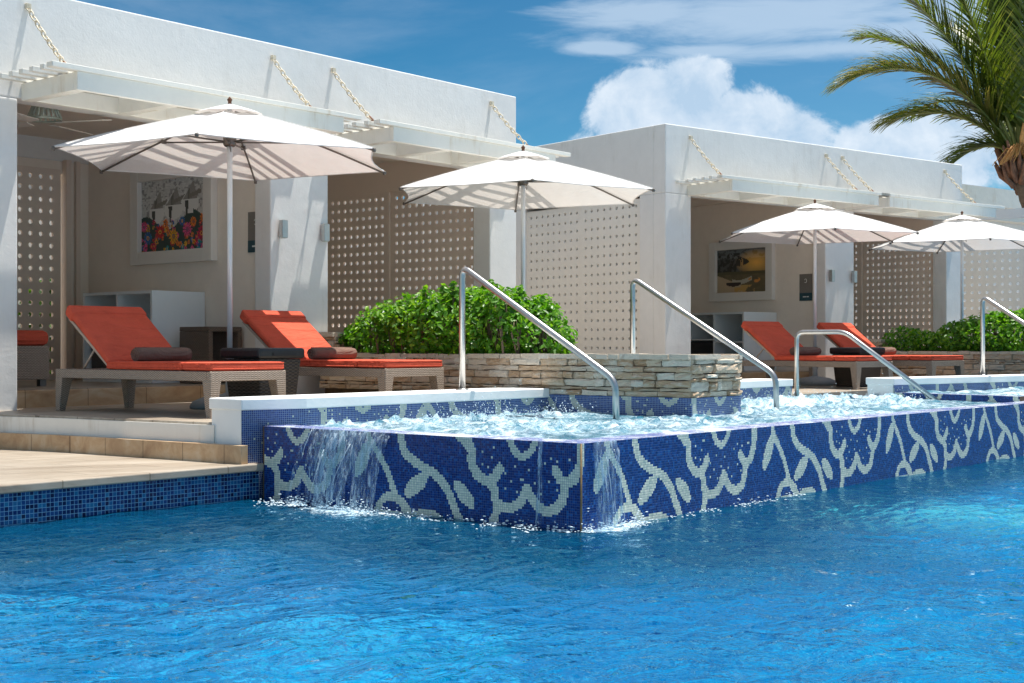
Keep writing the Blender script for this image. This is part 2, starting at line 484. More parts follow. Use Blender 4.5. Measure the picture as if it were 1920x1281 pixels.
fr = g.node('ShaderNodeFresnel'); fr.inputs['IOR'].default_value = 1.33; g.l.new(N, fr.inputs['Normal'])
mx = g.node('ShaderNodeMixShader'); g.l.new(g.math('MULTIPLY', fr.outputs[0], g.math('SUBTRACT', 1.0, g.math('MULTIPLY', f, 0.65))), mx.inputs[0])
g.l.new(df.outputs[0], mx.inputs[1]); g.l.new(gl.outputs[0], mx.inputs[2]); g.l.new(mx.outputs[0], g.out.inputs[0])
g.n.remove(g.p)

# falling / splashing water: clear streaks with air in it
g = mat('splash_water')
n = g.noise(g.mapping(g.geo, (9, 9, 1.2)), 5, 6, 0.7, 0.3)
g.p.inputs['Base Color'].default_value = (0.72, 0.84, 0.92, 1)
g.p.inputs['Roughness'].default_value = 0.08
tr = g.node('ShaderNodeBsdfTransparent'); tr.inputs[0].default_value = (0.90, 0.95, 0.98, 1)
mx = g.node('ShaderNodeMixShader')
g.set(mx.inputs[0], g.math('MULTIPLY_ADD', g.sstep(n, 0.49, 0.70), 0.60, 0.05))
g.l.new(tr.outputs[0], mx.inputs[1]); g.l.new(g.p.outputs[0], mx.inputs[2]); g.l.new(mx.outputs[0], g.out.inputs[0])
simple('foam', (0.72, 0.84, 0.90), 0.25, 0.08, 20)


# ------------------------------------------------------------------ mesh helpers
class MB:
    def __init__(s):
        s.v = []; s.f = []; s.m = []; s.sm = []

    def add(s, verts, faces, mi=0, smooth=False):
        b = len(s.v)
        s.v += [tuple(v) for v in verts]
        s.f += [tuple(b + i for i in f) for f in faces]
        s.m += [mi] * len(faces); s.sm += [smooth] * len(faces)

    def box(s, a, b, mi=0, taper=None):
        x0, y0, z0 = a; x1, y1, z1 = b
        t = taper or 0.0     # inset of the bottom, in metres
        vs = [(x0 + t, y0 + t, z0), (x1 - t, y0 + t, z0), (x1 - t, y1 - t, z0), (x0 + t, y1 - t, z0), (x0, y0, z1), (x1, y0, z1), (x1, y1, z1), (x0, y1, z1)]
        s.add(vs, [(0, 3, 2, 1), (4, 5, 6, 7), (0, 1, 5, 4), (1, 2, 6, 5), (2, 3, 7, 6), (3, 0, 4, 7)], mi)

    def prism(s, poly, z0, z1, mi=0):
        n = len(poly)
        vs = [(x, y, z0) for x, y in poly] + [(x, y, z1) for x, y in poly]
        fs = [tuple(range(n))[::-1], tuple(range(n, 2 * n))] + [(i, (i + 1) % n, n + (i + 1) % n, n + i) for i in range(n)]
        s.add(vs, fs, mi)

    def tube(s, pts, r, seg=10, mi=0, cap=True, closed=False):
        pts = [Vector(p) for p in pts]
        n = len(pts)
        rs = r if isinstance(r, (list, tuple)) else [r] * n
        base = len(s.v)
        up = Vector((0, 0, 1))
        prev = None
        for i, p in enumerate(pts):
            if closed: d = pts[(i + 1) % n] - pts[i - 1]
            else: d = pts[min(i + 1, n - 1)] - pts[max(i - 1, 0)]
            d.normalize()
            if prev is None:
                a = d.cross(up)
                if a.length < 1e-3: a = d.cross(Vector((1, 0, 0)))
            else:
                a = prev - d * prev.dot(d)
            a.normalize(); prev = a
            b = d.cross(a)
            for k in range(seg):
                t = 2 * math.pi * k / seg
                s.v.append(tuple(p + (a * math.cos(t) + b * math.sin(t)) * rs[i]))
        rng_ = n if closed else n - 1
        for i in range(rng_):
            for k in range(seg):
                i2 = (i + 1) % n
                s.f.append((base + i * seg + k, base + i * seg + (k + 1) % seg, base + i2 * seg + (k + 1) % seg, base + i2 * seg + k))
                s.m.append(mi); s.sm.append(True)
        if cap and not closed:
            s.f.append(tuple(base + k for k in range(seg))[::-1]); s.m.append(mi); s.sm.append(False)
            s.f.append(tuple(base + (n - 1) * seg + k for k in range(seg))); s.m.append(mi); s.sm.append(False)

    def lathe(s, prof, seg=24, c=(0, 0, 0), mi=0, smooth=True):
        base = len(s.v)
        for r, z in prof:
            for k in range(seg):
                t = 2 * math.pi * k / seg
                s.v.append((c[0] + r * math.cos(t), c[1] + r * math.sin(t), c[2] + z))
        for i in range(len(prof) - 1):
            for k in range(seg):
                s.f.append((base + i * seg + k, base + i * seg + (k + 1) % seg, base + (i + 1) * seg + (k + 1) % seg, base + (i + 1) * seg + k))
                s.m.append(mi); s.sm.append(smooth)

    def build(s, name, mats, parent=None, loc=None, dz=0.0, bevel=0, attr=None):
        me = bpy.data.meshes.new(name)
        vs = s.v if not dz else [(x, y, z + dz) for x, y, z in s.v]
        me.from_pydata(vs, [], s.f)
        if isinstance(mats, str): mats = [mats]
        for m in mats: me.materials.append(M[m])
        me.polygons.foreach_set('material_index', s.m)
        me.polygons.foreach_set('use_smooth', s.sm)
        if attr:
            for k, vals in attr.items():
                a = me.attributes.new(k, 'FLOAT', 'FACE')
                a.data.foreach_set('value', np.asarray(vals, dtype=np.float32))
        me.update()
        o = bpy.data.objects.new(name, me)
        C.objects.link(o)
        if parent is not None: o.parent = parent
        if loc is not None: o.location = loc
        if bevel:
            md = o.modifiers.new('bevel', 'BEVEL')
            md.width = bevel; md.segments = 2; md.limit_method = 'ANGLE'; md.angle_limit = R(40)
            md.harden_normals = False
        return o


def npmesh(name, V, F, mats, parent=None, attr=None, uv=None, smooth=False, dom='FACE', loc=None):
    """V (n,3), F (m,k) arrays"""
    me = bpy.data.meshes.new(name)
    n, m, k = len(V), len(F), F.shape[1]
    me.vertices.add(n); me.vertices.foreach_set('co', np.asarray(V, np.float32).ravel())
    me.loops.add(m * k); me.loops.foreach_set('vertex_index', F.astype(np.int32).ravel())
    me.polygons.add(m)
    me.polygons.foreach_set('loop_start', np.arange(0, m * k, k, dtype=np.int32))
    me.polygons.foreach_set('loop_total', np.full(m, k, dtype=np.int32))
    me.polygons.foreach_set('use_smooth', np.full(m, smooth))
    if isinstance(mats, str): mats = [mats]
    for mm in mats: me.materials.append(M[mm])
    if uv is not None:
        l = me.uv_layers.new(name='UVMap'); l.data.foreach_set('uv', np.asarray(uv, np.float32).ravel())
    if attr:
        for kk, vals in attr.items():
            a = me.attributes.new(kk, 'FLOAT', dom); a.data.foreach_set('value', np.asarray(vals, np.float32))
    me.update(calc_edges=True)
    me.validate()
    o = bpy.data.objects.new(name, me)
    C.objects.link(o)
    if parent is not None: o.parent = parent
    if loc is not None: o.location = loc
    return o


def tag(o, label=None, cat=None, group=None, kind=None):
    if label: o['label'] = label
    if cat: o['category'] = cat
    if group: o['group'] = group
    if kind: o['kind'] = kind
    return o


def thing(name, loc, rz, label, cat, group=None):
    o = bpy.data.objects.new(name, None)
    o.empty_display_size = 0.1
    C.objects.link(o)
    o.location = loc
    o.rotation_euler = (0, 0, rz)
    return tag(o, label, cat, group)


def copy_tree(o, parent=None):
    c = o.copy(); C.objects.link(c)
    if parent is not None: c.parent = parent
    for ch in list(o.children): copy_tree(ch, c)
    return c


def vnoise(x, y, seed=0):
    """value noise, numpy"""
    xi = np.floor(x).astype(np.int64); yi = np.floor(y).astype(np.int64)
    fx = x - xi; fy = y - yi
    fx = fx * fx * (3 - 2 * fx); fy = fy * fy * (3 - 2 * fy)

    def h(a, b):
        n = (a * 374761393 + b * 668265263 + seed * 974634777) & 0xffffffff
        n = ((n ^ (n >> 13)) * 1274126177) & 0xffffffff
        return ((n ^ (n >> 16)) & 0xffff) / 65535.0
    return (h(xi, yi) * (1 - fx) + h(xi + 1, yi) * fx) * (1 - fy) + (h(xi, yi + 1) * (1 - fx) + h(xi + 1, yi + 1) * fx) * fy


def fbm(x, y, seed=0, oct=4):
    s = 0; a = 1; t = 0
    for i in range(oct):
        s = s + a * vnoise(x * 2 ** i + i * 17.3, y * 2 ** i - i * 9.1, seed + i); t += a; a *= 0.5
    return s / t


# ------------------------------------------------------------------ levels (water surface = 0)
H = 1.0
DECK = 0.49
LOW = 0.23
FLOOR = 0.637
CAP = 0.655
SPA = 0.457
RIM = 0.476
F2 = R(-12.0)               # heading of the far cabana block
O2 = Vector((9.06, 5.38))   # its front left corner


def uv_from_cam(X, Y):
    return 0.636 * X + 0.772 * Y - 6.02, -0.772 * X + 0.636 * Y - 4.475


# ------------------------------------------------------------------ ground, pool, decks
mb = MB()
# ground ring round the pool
ax = [-600, -14, 30, 600]; ay = [-600, -24, 2.9, 600]
for i in range(3):
    for j in range(3):
        if i == 1 and j == 1: continue
        mb.add([(ax[i], ay[j], 0.20), (ax[i + 1], ay[j], 0.20), (ax[i + 1], ay[j + 1], 0.20), (ax[i], ay[j + 1], 0.20)], [(0, 1, 2, 3)])
for a, b in [((-14, -24), (30, -24)), ((30, -24), (30, 2.9)), ((30, 2.9), (-14, 2.9)), ((-14, 2.9), (-14, -24))]:
    mb.add([(a[0], a[1], -1.4), (b[0], b[1], -1.4), (b[0], b[1], 0.20), (a[0], a[1], 0.20)], [(0, 1, 2, 3)])
mb.add([(-14, -24, -1.4), (30, -24, -1.4), (30, 2.9, -1.4), (-14, 2.9, -1.4)], [(0, 1, 2, 3)])
tag(mb.build('ground', 'ground_sand'), kind='structure')


def water_grid(name, u0, u1, v0, v1, d, fn, matn, foam=None, wall=None):
    nu = int((u1 - u0) / d) + 1; nv = int((v1 - v0) / d) + 1
    U, V = np.meshgrid(np.linspace(u0, u1, nu), np.linspace(v0, v1, nv), indexing='ij')
    Z = fn(U, V)
    P = np.stack([U, V, Z], -1).reshape(-1, 3)
    I = np.arange(nu * nv).reshape(nu, nv)
    F = np.stack([I[:-1, :-1], I[1:, :-1], I[1:, 1:], I[:-1, 1:]], -1).reshape(-1, 4)
    at = {'foam': foam(U, V).ravel()} if foam is not None else None
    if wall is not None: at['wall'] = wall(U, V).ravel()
    return npmesh(name, P, F, matn, attr=at, smooth=True, dom='POINT')


def wave(U, V):
    a = fbm(U * 1.3 + V * 0.5, V * 2.2 - U * 0.7, 3, 3) - 0.5
    b = fbm(U * 4.5 - V * 1.5 + 7, V * 5.5 + U * 2.2, 11, 3) - 0.5
    e = np.clip(np.minimum(np.minimum(U + 8.5, 16 - U), V + 9) / 1.5, 0, 1)
    dw = np.minimum(np.hypot(np.maximum(-U, 0), np.maximum(-V, 0)) + .15, np.where(U < 0, 2.7 - V, 9))
    e = e * (0.30 + 0.70 * np.clip(dw / 1.1, 0, 1))
    c = np.abs(fbm(U * 3.1 + V * 1.2 + 40, V * 3.9 - U * 1.0, 23, 2) - 0.5)
    d = fbm(U * 11 + V * 3, V * 12 - U * 4, 57, 2) - 0.5
    return (a * 0.045 + b * 0.030 - c * 0.026 + d * 0.009) * e


def wall_darkening(U, V):  # how strongly the water colour is painted darker beside the walls
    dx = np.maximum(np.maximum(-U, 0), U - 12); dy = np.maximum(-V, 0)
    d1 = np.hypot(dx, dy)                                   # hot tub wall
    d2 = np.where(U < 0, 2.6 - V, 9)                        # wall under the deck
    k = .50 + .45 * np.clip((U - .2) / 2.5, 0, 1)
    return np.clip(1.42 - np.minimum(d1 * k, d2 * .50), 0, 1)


def pool_foam_mask(U, V):
    m = 1.25 * np.exp(-((V - 1.7) / .50) ** 2) * np.exp(-(np.clip(-U, 0, 9) / .32) ** 1.5) * (U < .02)
    m = np.maximum(m, 0.45 * np.exp(-(np.clip(-U, 0, 9) / .10)) * (U < .02) * (V < 2.4) * (V > -.1))
    m = np.maximum(m, 1.1 * np.exp(-((U - .22) / .28) ** 2) * np.exp(-(np.clip(-V, 0, 9) / .20) ** 1.5) * (V < .02))
    m = np.maximum(m, 0.30 * np.exp(-(np.clip(-V, 0, 9) / .06)) * (V < .02) * (U > 0))
    return m


tag(water_grid('pool_water', -8.5, 16, -9, 2.66, 0.032, wave, 'pool_water', pool_foam_mask, wall_darkening), kind='structure')
mb = MB()
for a, b in [((-14, -24), (30, -9)), ((-14, -9), (-8.5, 2.88)), ((16, -9), (30, 2.88))]:
    mb.add([(a[0], a[1], 0), (b[0], a[1], 0), (b[0], b[1], 0), (a[0], b[1], 0)], [(0, 1, 2, 3)])
tag(mb.build('far_pool_water', 'pool_water'), kind='structure')

# upper deck (travertine) with white plaster riser, lower deck
mb = MB()
deck_poly = [(-0.10, 3.03), (3.0, 3.03), (3.0, 2.66), (12, 2.66), (40, 2.4), (40, 30), (-14, 30), (-14, 7.2), (-3.0, 6.6), (-0.95, 5.75), (-0.42, 5.35), (-0.25, 4.6)]
mb.prism(deck_poly, 0.36, DECK)
tag(mb.build('upper_deck', 'travertine', bevel=0.006), kind='structure')
mb = MB()
rz = [(-0.103, 2.98), (-0.253, 4.6), (-0.423, 5.35), (-0.953, 5.752), (-3.0, 6.603), (-14, 7.203)]
front = [(x - 0.012, y) for x, y in rz]
mb.prism(front + [(x + 0.2, y + .15) for x, y in rz][::-1], 0.20, DECK - 0.018)
tag(mb.build('deck_riser', 'riser_white'), 'white plastered step face stained along its edge under the upper terrace', 'step')
mb = MB()
mb.prism([(x - 0.06, y - 0.0) for x, y in [(-0.10, 2.64)] + rz[1:]] + [(x - 0.005, y) for x, y in rz][::-1][:-1] + [(-0.105, 2.64)], 0.222, 0.352)
tag(mb.build('base_course', 'travertine_riser', bevel=0.006), 'beige travertine base course along the foot of the white step', 'step')
mb = MB()
mb.prism([(-14, 2.60), (0.0, 2.60), (0.0, 2.75), (-0.05, 3.2), (0.1, 6.5), (0.1, 8.2), (-14, 9)], 0.18, LOW)
tag(mb.build('lower_deck', 'travertine', bevel=0.008), kind='structure')


# ------------------------------------------------------------------ mosaics
PER = 1.865


def seg_d(S, Hh, a, b):
    ax_, ay_ = a; bx, by = b
    dx, dy = bx - ax_, by - ay_
    t = np.clip(((S - ax_) * dx + (Hh - ay_) * dy) / (dx * dx + dy * dy + 1e-9), 0, 1)
    return np.hypot(S - ax_ - t * dx, Hh - ay_ - t * dy)


LINES = [  # (points, half width)
    ([(0.93, .52), (1.015, .462), (1.076, .41), (1.080, .335), (1.122, .266), (1.19, .236), (1.25, .256), (1.288, .305)], .029),
    ([(1.05, .50), (1.05, .43)], .03),
    ([(1.205, .238), (1.250, .19), (1.256, .135), (1.30, .100), (1.37, .094), (1.44, .128), (1.487, .205)], .028),
    ([(1.262, .13), (1.262, .05), (1.235, -.02), (1.22, -.1)], .026),
    ([(1.487, .205), (1.528, .150), (1.58, .106), (1.65, .096), (1.715, .128), (1.745, .19), (1.758, .25)], .028),
    ([(1.69, .318), (1.735, .266), (1.79, .264), (1.84, .315), (1.866, .39), (1.868, .46), (1.868, .52)], .028),
    ([(1.345, .52), (1.375, .452), (1.41, .405), (1.455, .388), (1.505, .408), (1.54, .455), (1.57, .52)], .021),
    ([(2.112, .50), (2.112, .44), (2.20, .33), (2.26, .25), (2.335, .10), (2.41, .02), (2.43, -.1)], .021),
    ([(2.17, -.02), (2.20, .045), (2.25, .085), (2.33, .092), (2.40, .06), (2.45, 0.0)], .023),
    ([(2.375, .50), (2.385, .43), (2.42, .36), (2.52, .30), (2.66, .245), (2.755, .16), (2.80, .08), (2.85, -.01), (2.88, -.1)], .027),
    ([(2.60, .262), (2.58, .225)], .018),
]
ELL = [  # leaves: two tips and half width
    ((2.115, .425), (1.99, .195), .048), ((2.60, .245), (2.41, .105), .050), ((2.81, .215), (2.965, .072), .046),
    ((2.44, -.03), (2.73, -.02), .062), ((2.21, .0), (2.38, .0), .012)]
DOTS = [(1.163, .398), (1.234, .368), (1.21, .319), (1.294, .345), (1.163, .322), (1.335, .285), (1.453, .25), (1.416, .19), (1.541, .246), (1.656, .384),
        (1.682, .329), (1.708, .367), (1.61, .359), (1.50, .31), (1.37, .24), (1.33, .20), (1.70, .21), (1.59, .19), (1.79, .39), (1.25, .42), (1.65, .25), (1.40, .33)]


def smooth(pts, n=4):
    P = [pts[0]] + list(pts) + [pts[-1]]
    out = []
    for i in range(1, len(P) - 2):
        p0, p1, p2, p3 = P[i - 1:i + 3]
        for k in range(n):
            t = k / n
            out.append(tuple(0.5 * (2 * p1[q] + (p2[q] - p0[q]) * t + (2 * p0[q] - 5 * p1[q] + 4 * p2[q] - p3[q]) * t * t + (3 * p1[q] - p0[q] - 3 * p2[q] + p3[q]) * t ** 3) for q in (0, 1)))
    return out + [tuple(pts[-1])]


LINES = [(smooth(p_) if len(p_) > 2 else p_, w_) for p_, w_ in LINES]


def motif(S, Hh):
    """1 where the tile is cream"""
    S = np.asarray(S, float)
    out = np.zeros(S.shape, bool)
    s0 = np.mod(S - 0.95, PER) + 0.95
    for off in (0.0, PER, -PER):
        s = s0 + off
        for pts, w in LINES:
            for a, b in zip(pts[:-1], pts[1:]):
                out |= seg_d(s, Hh, a, b) < w * 1.08
        for a, b, w in ELL:
            c = ((a[0] + b[0]) / 2, (a[1] + b[1]) / 2); L = math.hypot(a[0] - b[0], a[1] - b[1]) / 2
            ux, uy = (a[0] - b[0]) / (2 * L), (a[1] - b[1]) / (2 * L)
            p = (s - c[0]) * ux + (Hh - c[1]) * uy; q = -(s - c[0]) * uy + (Hh - c[1]) * ux
            out |= (np.abs(q) < w * np.sqrt(np.clip(1 - (p / L) ** 2, 0, 1)) ** 1.15) & (np.abs(p) < L)
        for dx, dy in DOTS:
            out |= (np.abs(s - dx) < 0.0075) & (np.abs(Hh - dy) < 0.0075)
    return out


def mosaic(name, matn, parent, org, ds, dh, s0, s1, h0, h1, tile, soff=0.0, ssign=1, hoff=0.0, pat=motif, jit=0.0):
    """tiles laid from org along ds (s0..s1) and dh (h0..h1); pattern coordinate = soff + ssign*s"""
    ns = max(1, round((s1 - s0) / tile)); nh = max(1, round((h1 - h0) / tile))
    org = np.array(org, float); ds = np.array(ds, float); dh = np.array(dh, float)
    S, Hh = np.meshgrid(np.linspace(s0, s1, ns + 1), np.linspace(h0, h1, nh + 1), indexing='ij')
    P = org + S[..., None] * ds + Hh[..., None] * dh
    I = np.arange((ns + 1) * (nh + 1)).reshape(ns + 1, nh + 1)
    F = np.stack([I[:-1, :-1], I[1:, :-1], I[1:, 1:], I[:-1, 1:]], -1).reshape(-1, 4)
    sc_ = (S[:-1, :-1] + S[1:, 1:]) / 2; hc = (Hh[:-1, :-1] + Hh[1:, 1:]) / 2
    pt = pat(soff + ssign * sc_, hc + hoff).ravel().astype(np.float32) if pat else np.zeros(ns * nh)
    if jit:
        fl = rng.random(ns * nh) < jit
        pt = np.where(fl, 1 - pt, pt)
    rn = rng.random(ns * nh)
    uv = np.tile(np.array([[0, 0], [1, 0], [1, 1], [0, 1]], np.float32), (ns * nh, 1))
    nrm = np.cross(ds, dh)
    return npmesh(name, P.reshape(-1, 3), F, matn, parent, attr={'pat': pt, 'rnd': rn}, uv=uv)


T = 0.0142
# --- near raised spa
spa = thing('raised_spa', (0, 0, 0), 0, 'near raised hot tub with blue and cream floral mosaic, overflowing into the pool', 'hot tub')
SU1 = 10.4
mb = MB()
mb.box((0.004, 0.004, -0.6), (SU1, 0.20, RIM - 0.004))
mb.box((0.004, 0.20, -0.6), (0.22, 2.62, RIM - 0.004))
mb.box((0.22, 0.20, -0.6), (7.9, 2.62, 0.10))
mb.build('basin_wall', 'mortar_dark', spa)
mosaic('front_mosaic', 'mosaic', spa, (0, 0, 0), (1, 0, 0), (0, 0, 1), 0, SU1, -0.15, RIM, T)
mosaic('end_mosaic', 'mosaic', spa, (0, 2.60, 0), (0, -1, 0), (0, 0, 1), 0, 2.60, -0.15, RIM, T, soff=-2.60)
mosaic('front_rim', 'mosaic_rim', spa, (0, 0, RIM), (1, 0, 0), (0, 1, 0), 0.21, SU1, 0, 0.21, T * 1.5, jit=.1, hoff=.25)
mosaic('end_rim', 'mosaic_rim', spa, (0, 0, RIM), (1, 0, 0), (0, 1, 0), 0, 0.21, 0, 2.60, T * 1.5, pat=None, jit=.25)
mb = MB()
mb.tube([(-0.002, -0.002, -0.2), (-0.002, -0.002, RIM)], 0.006, 6)
mb.build('corner_trim', 'edge_trim', spa)


def churn(U, V):
    d = np.minimum(U - 0.10, V - 0.10)
    m = np.clip(d / 0.35, 0, 1)
    big = fbm(U * 1.4 + 3, V * 1.7, 21, 3)
    act = np.clip((big - 0.40) * 4.5, 0, 1) * m
    # jets
    for (x, y, r, k) in [(1.15, 1.9, .55, 1.0), (2.0, 2.2, .45, .9), (2.6, 2.1, .35, .8), (0.9, 1.0, .5, .6), (1.3, .7, .4, .5), (5.3, 1.6, .6, 1.0), (6.2, 1.9, .6, .9), (5.9, 1.0, .5, .8), (7.0, 1.3, .4, .6), (4.4, .6, .4, .3), (3.4, .45, .5, .35), (2.2, .8, .5, .3)]:
        act = np.maximum(act * 0.9, k * np.exp(-((U - x) ** 2 + (V - y) ** 2) / (r * r)))
    return act * m, m


def spa_h(U, V):
    act, m = churn(U, V)
    f1 = fbm(U * 7, V * 7, 5, 4); f2 = fbm(U * 22, V * 22, 9, 3)
    f0 = fbm(U * 3.2, V * 4.2, 77, 3)
    h = 0.022 * (f1 - .5) + act * (0.075 * np.clip(f0 - 0.35, 0, 1) * 2 + 0.034 * np.clip(f1 - 0.4, 0, 1) * 2 + 0.020 * np.clip(f2 - .5, 0, 1) * 2)
    sp = np.clip(fbm(U * 13 + 3, V * 13, 31, 2) - 0.62, 0, 1) * act * 0.55
    return SPA + 0.012 * (1 - m) + h * (0.15 + 0.85 * m) + sp


def spa_foam(U, V):
    act, m = churn(U, V)
    return 0.16 + act * 0.62 + 0.30 * (1 - m)


w = water_grid('spa_water', 0.12, 7.9, 0.12, 2.80, 0.022, spa_h, 'spa_water', spa_foam)
tag(w, kind='structure')


# --- low walls beside the spa (white cap, mosaic inside face)
def low_wall(u0, u1, label, group=None, end_tile=True, fold=True):
    t = thing('low_wall', (u0, 2.60, 0), 0, label, 'low wall', 'low white walls round the hot tubs')
    L = u1 - u0
    y0 = 0.11 if fold else 0.0
    mb = MB()
    fx = 0.46 if fold else 0.02
    mb.prism([(0, y0 + .006), (fx, 0.006), (L, 0.006), (L, 0.42), (0, 0.42)], -0.1, CAP - 0.075)
    mb.build('wall_body', 'plaster_cap', t)
    mb = MB()
    mb.prism([(-0.014, y0 - 0.016), (fx, -0.016), (L, -0.016), (L, 0.436), (-0.014, 0.436)], CAP - 0.075, CAP)
    mb.build('wall_cap', 'plaster_cap', t, bevel=0.008)
    if fold:
        d = Vector((fx, -y0, 0)); l = d.length; d.normalize()
        o = mosaic('return_mosaic', 'mosaic_side', t, (0, y0, 0), tuple(d), (0, 0, 1), 0.0, l, -0.1, CAP - 0.0765, T, soff=4.0, pat=lambda S, Hh: rng.random(S.shape) < .012)
    mosaic('side_mosaic', 'mosaic_side', t, (0, 0, 0), (1, 0, 0), (0, 0, 1), fx, L, 0.30, CAP - 0.0765, T, soff=u0 + 0.55, hoff=-0.16, jit=.03)
    return t


low_wall(-0.10, 3.04, 'long white capped low wall behind the near hot tub, beside the orange loungers')
low_wall(3.78, 7.25, 'short stretch of white capped low wall right of the stone planter corner', fold=False)
mb = MB()

# --- second spa, turned with the far block
s2 = thing('raised_spa', (7.63, 1.61, 0), F2, 'far raised hot tub with dark purple mosaic face at the right edge', 'hot tub')
mb = MB()
mb.box((0.004, -1.42, -0.2), (0.16, 0, 0.518)); mb.box((0.16, -1.42, -0.2), (3.2, -1.28, 0.518)); mb.box((0.16, -1.28, -.2), (3.2, 0, 0.35))
mb.build('basin_wall', 'mortar_dark', s2)
mosaic('end_mosaic', 'mosaic', s2, (0, 0, 0), (0, -1, 0), (0, 0, 1), 0, 1.42, 0.35, 0.522, T, soff=1.0, hoff=-.06)
mosaic('end_rim', 'mosaic_rim', s2, (0, -1.42, 0.522), (1, 0, 0), (0, 1, 0), 0, 0.16, 0, 1.42, T * 1.5, pat=None, jit=.2)


def spa2_h(U, V):
    f1 = fbm(U * 7, V * 7, 45, 4)
    return 0.512 + 0.03 * (f1 - .5) + 0.05 * np.clip(fbm(U * 1.5, V * 2, 4, 2) - .4, 0, 1) * f1 * 2


w2 = water_grid('spa_water', 0.10, 3.2, -1.35, 0.0, 0.025, spa2_h, 'spa_water', lambda U, V: 0.02 + 0.45 * fbm(U * 1.5, V * 2, 4, 2))
w2.location = (7.63, 1.61, 0); w2.rotation_euler = (0, 0, F2)
tag(w2, kind='structure')
lw = thing('low_wall', (7.61, 1.62, 0), F2, 'white capped low wall at the right edge with a steel rail standing on it', 'low wall', 'low white walls round the hot tubs')
mb = MB(); mb.box((0, 0.006, -0.1), (5, 0.33, 0.60)); mb.build('wall_body', 'plaster_cap', lw)
mb = MB(); mb.box((-0.014, -0.014, 0.60), (5, 0.345, 0.672)); mb.build('wall_cap', 'plaster_cap', lw, bevel=0.008)
mosaic('side_mosaic', 'mosaic_side', lw, (0, 0, 0), (1, 0, 0), (0, 0, 1), 0.0, 5, 0.40, 0.598, T, soff=1.1, hoff=-.15)

# --- left pool wall tile under the lower deck coping
pt = mosaic('pool_wall_tile', 'pool_tile', None, (-14, 2.655, 0), (1, 0, 0), (0, 0, 1), 0, 14.0, -0.6, 0.18, 0.0262, pat=None)
tag(pt, 'blue glass tiled pool wall with white grout under the stone coping', 'pool wall')


# ------------------------------------------------------------------ stone planters
def ledge(mbb, rn, p0, dx, L, z0, z1, nrm, depth=0.045):
    """courses of rough stones on a face from p0 along dx, facing nrm"""
    p0 = Vector(p0); dx = Vector(dx); nrm = Vector(nrm)
    z = z0
    while z < z1 - 0.01:
        h = min(random.choice([0.028, 0.035, 0.045, 0.06, 0.075]), z1 - z)
        if z1 - (z + h) < 0.02: h = z1 - z
        s = -random.random() * 0.1
        while s < L:
            l = random.uniform(0.08, 0.34)
            if random.random() < .2: l *= .5
            a = max(s, 0); b = min(s + l, L)
            if L - b < 0.05: b = L; l = L - s + .01
            if b - a > 0.01:
                d0 = random.uniform(0.002, depth)
                g_ = 0.003
                nseg = max(2, int((b - a) / 0.06))
                rows = [0, .35, .75, 1.0]
                vs = []
                for k in range(nseg + 1):
                    x = a + g_ + (b - a - 2 * g_) * k / nseg
                    for q, r_ in enumerate(rows):
                        zz = z + g_ + (h - 2 * g_) * r_
                        dd = d0 + random.uniform(-.009, .009) - (0.008 if q in (0, 3) else 0) - (0.006 if k in (0, nseg) else 0)
                        if q in (0, 3): zz += random.uniform(-.004, .004)
                        vs.append(p0 + dx * x + nrm * max(dd, 0.001) + Vector((0, 0, zz)))
                nf = []
                for k in range(nseg):
                    for q in range(3):
                        i = k * 4 + q
                        nf.append((i, i + 4, i + 5, i + 1))
                # side skirts back into the wall
                back = [v - nrm * (0.03 + (v - p0).dot(nrm)) for v in vs]
                nb = len(vs)
                vs += back
                for k in range(nseg):
                    i = k * 4
                    nf.append((i, nb + i, nb + i + 4, i + 4)); nf.append((i + 3, i + 7, nb + i + 7, nb + i + 3))
                for q in range(3):
                    nf.append((q, q + 1, nb + q + 1, nb + q)); i = nseg * 4 + q
                    nf.append((i, nb + i, nb + i + 1, i + 1))
                mbb.add(vs, nf)
                c = random.random()
                rn += [c] * len(nf)
            s += l
        z += h


def capstones(mbb, rn, x0, x1, y0, y1, z, n_long):
    """thin rough slabs along the top rim"""
    def run(ax0, ax1, c0, c1, horiz):
        s = ax0
        while s < ax1 - 0.02:
            l = min(random.uniform(0.08, 0.3), ax1 - s)
            zt = z + random.uniform(-.006, .008)
            ins = random.uniform(-0.012, 0.012)
            nb = len(mbb.f)
            if horiz: mbb.box((s + .003, c0 + ins, z - .035), (s + l - .003, c1, zt))
            else: mbb.box((c0 + ins, s + .003, z - .035), (c1, s + l - .003, zt))
            rn.extend([0.6 + 0.4 * random.random()] * (len(mbb.f) - nb))
            s += l
    run(y0, y1, x0 - 0.03, x0 + 0.13, False)
    run(y0, y1, x1 - 0.13, x1 + 0.02, False)
    run(x0, x1, y0 - 0.03, y0 + 0.13, True)
    run(x0, x1, y1 - 0.13, y1 + 0.02, True)


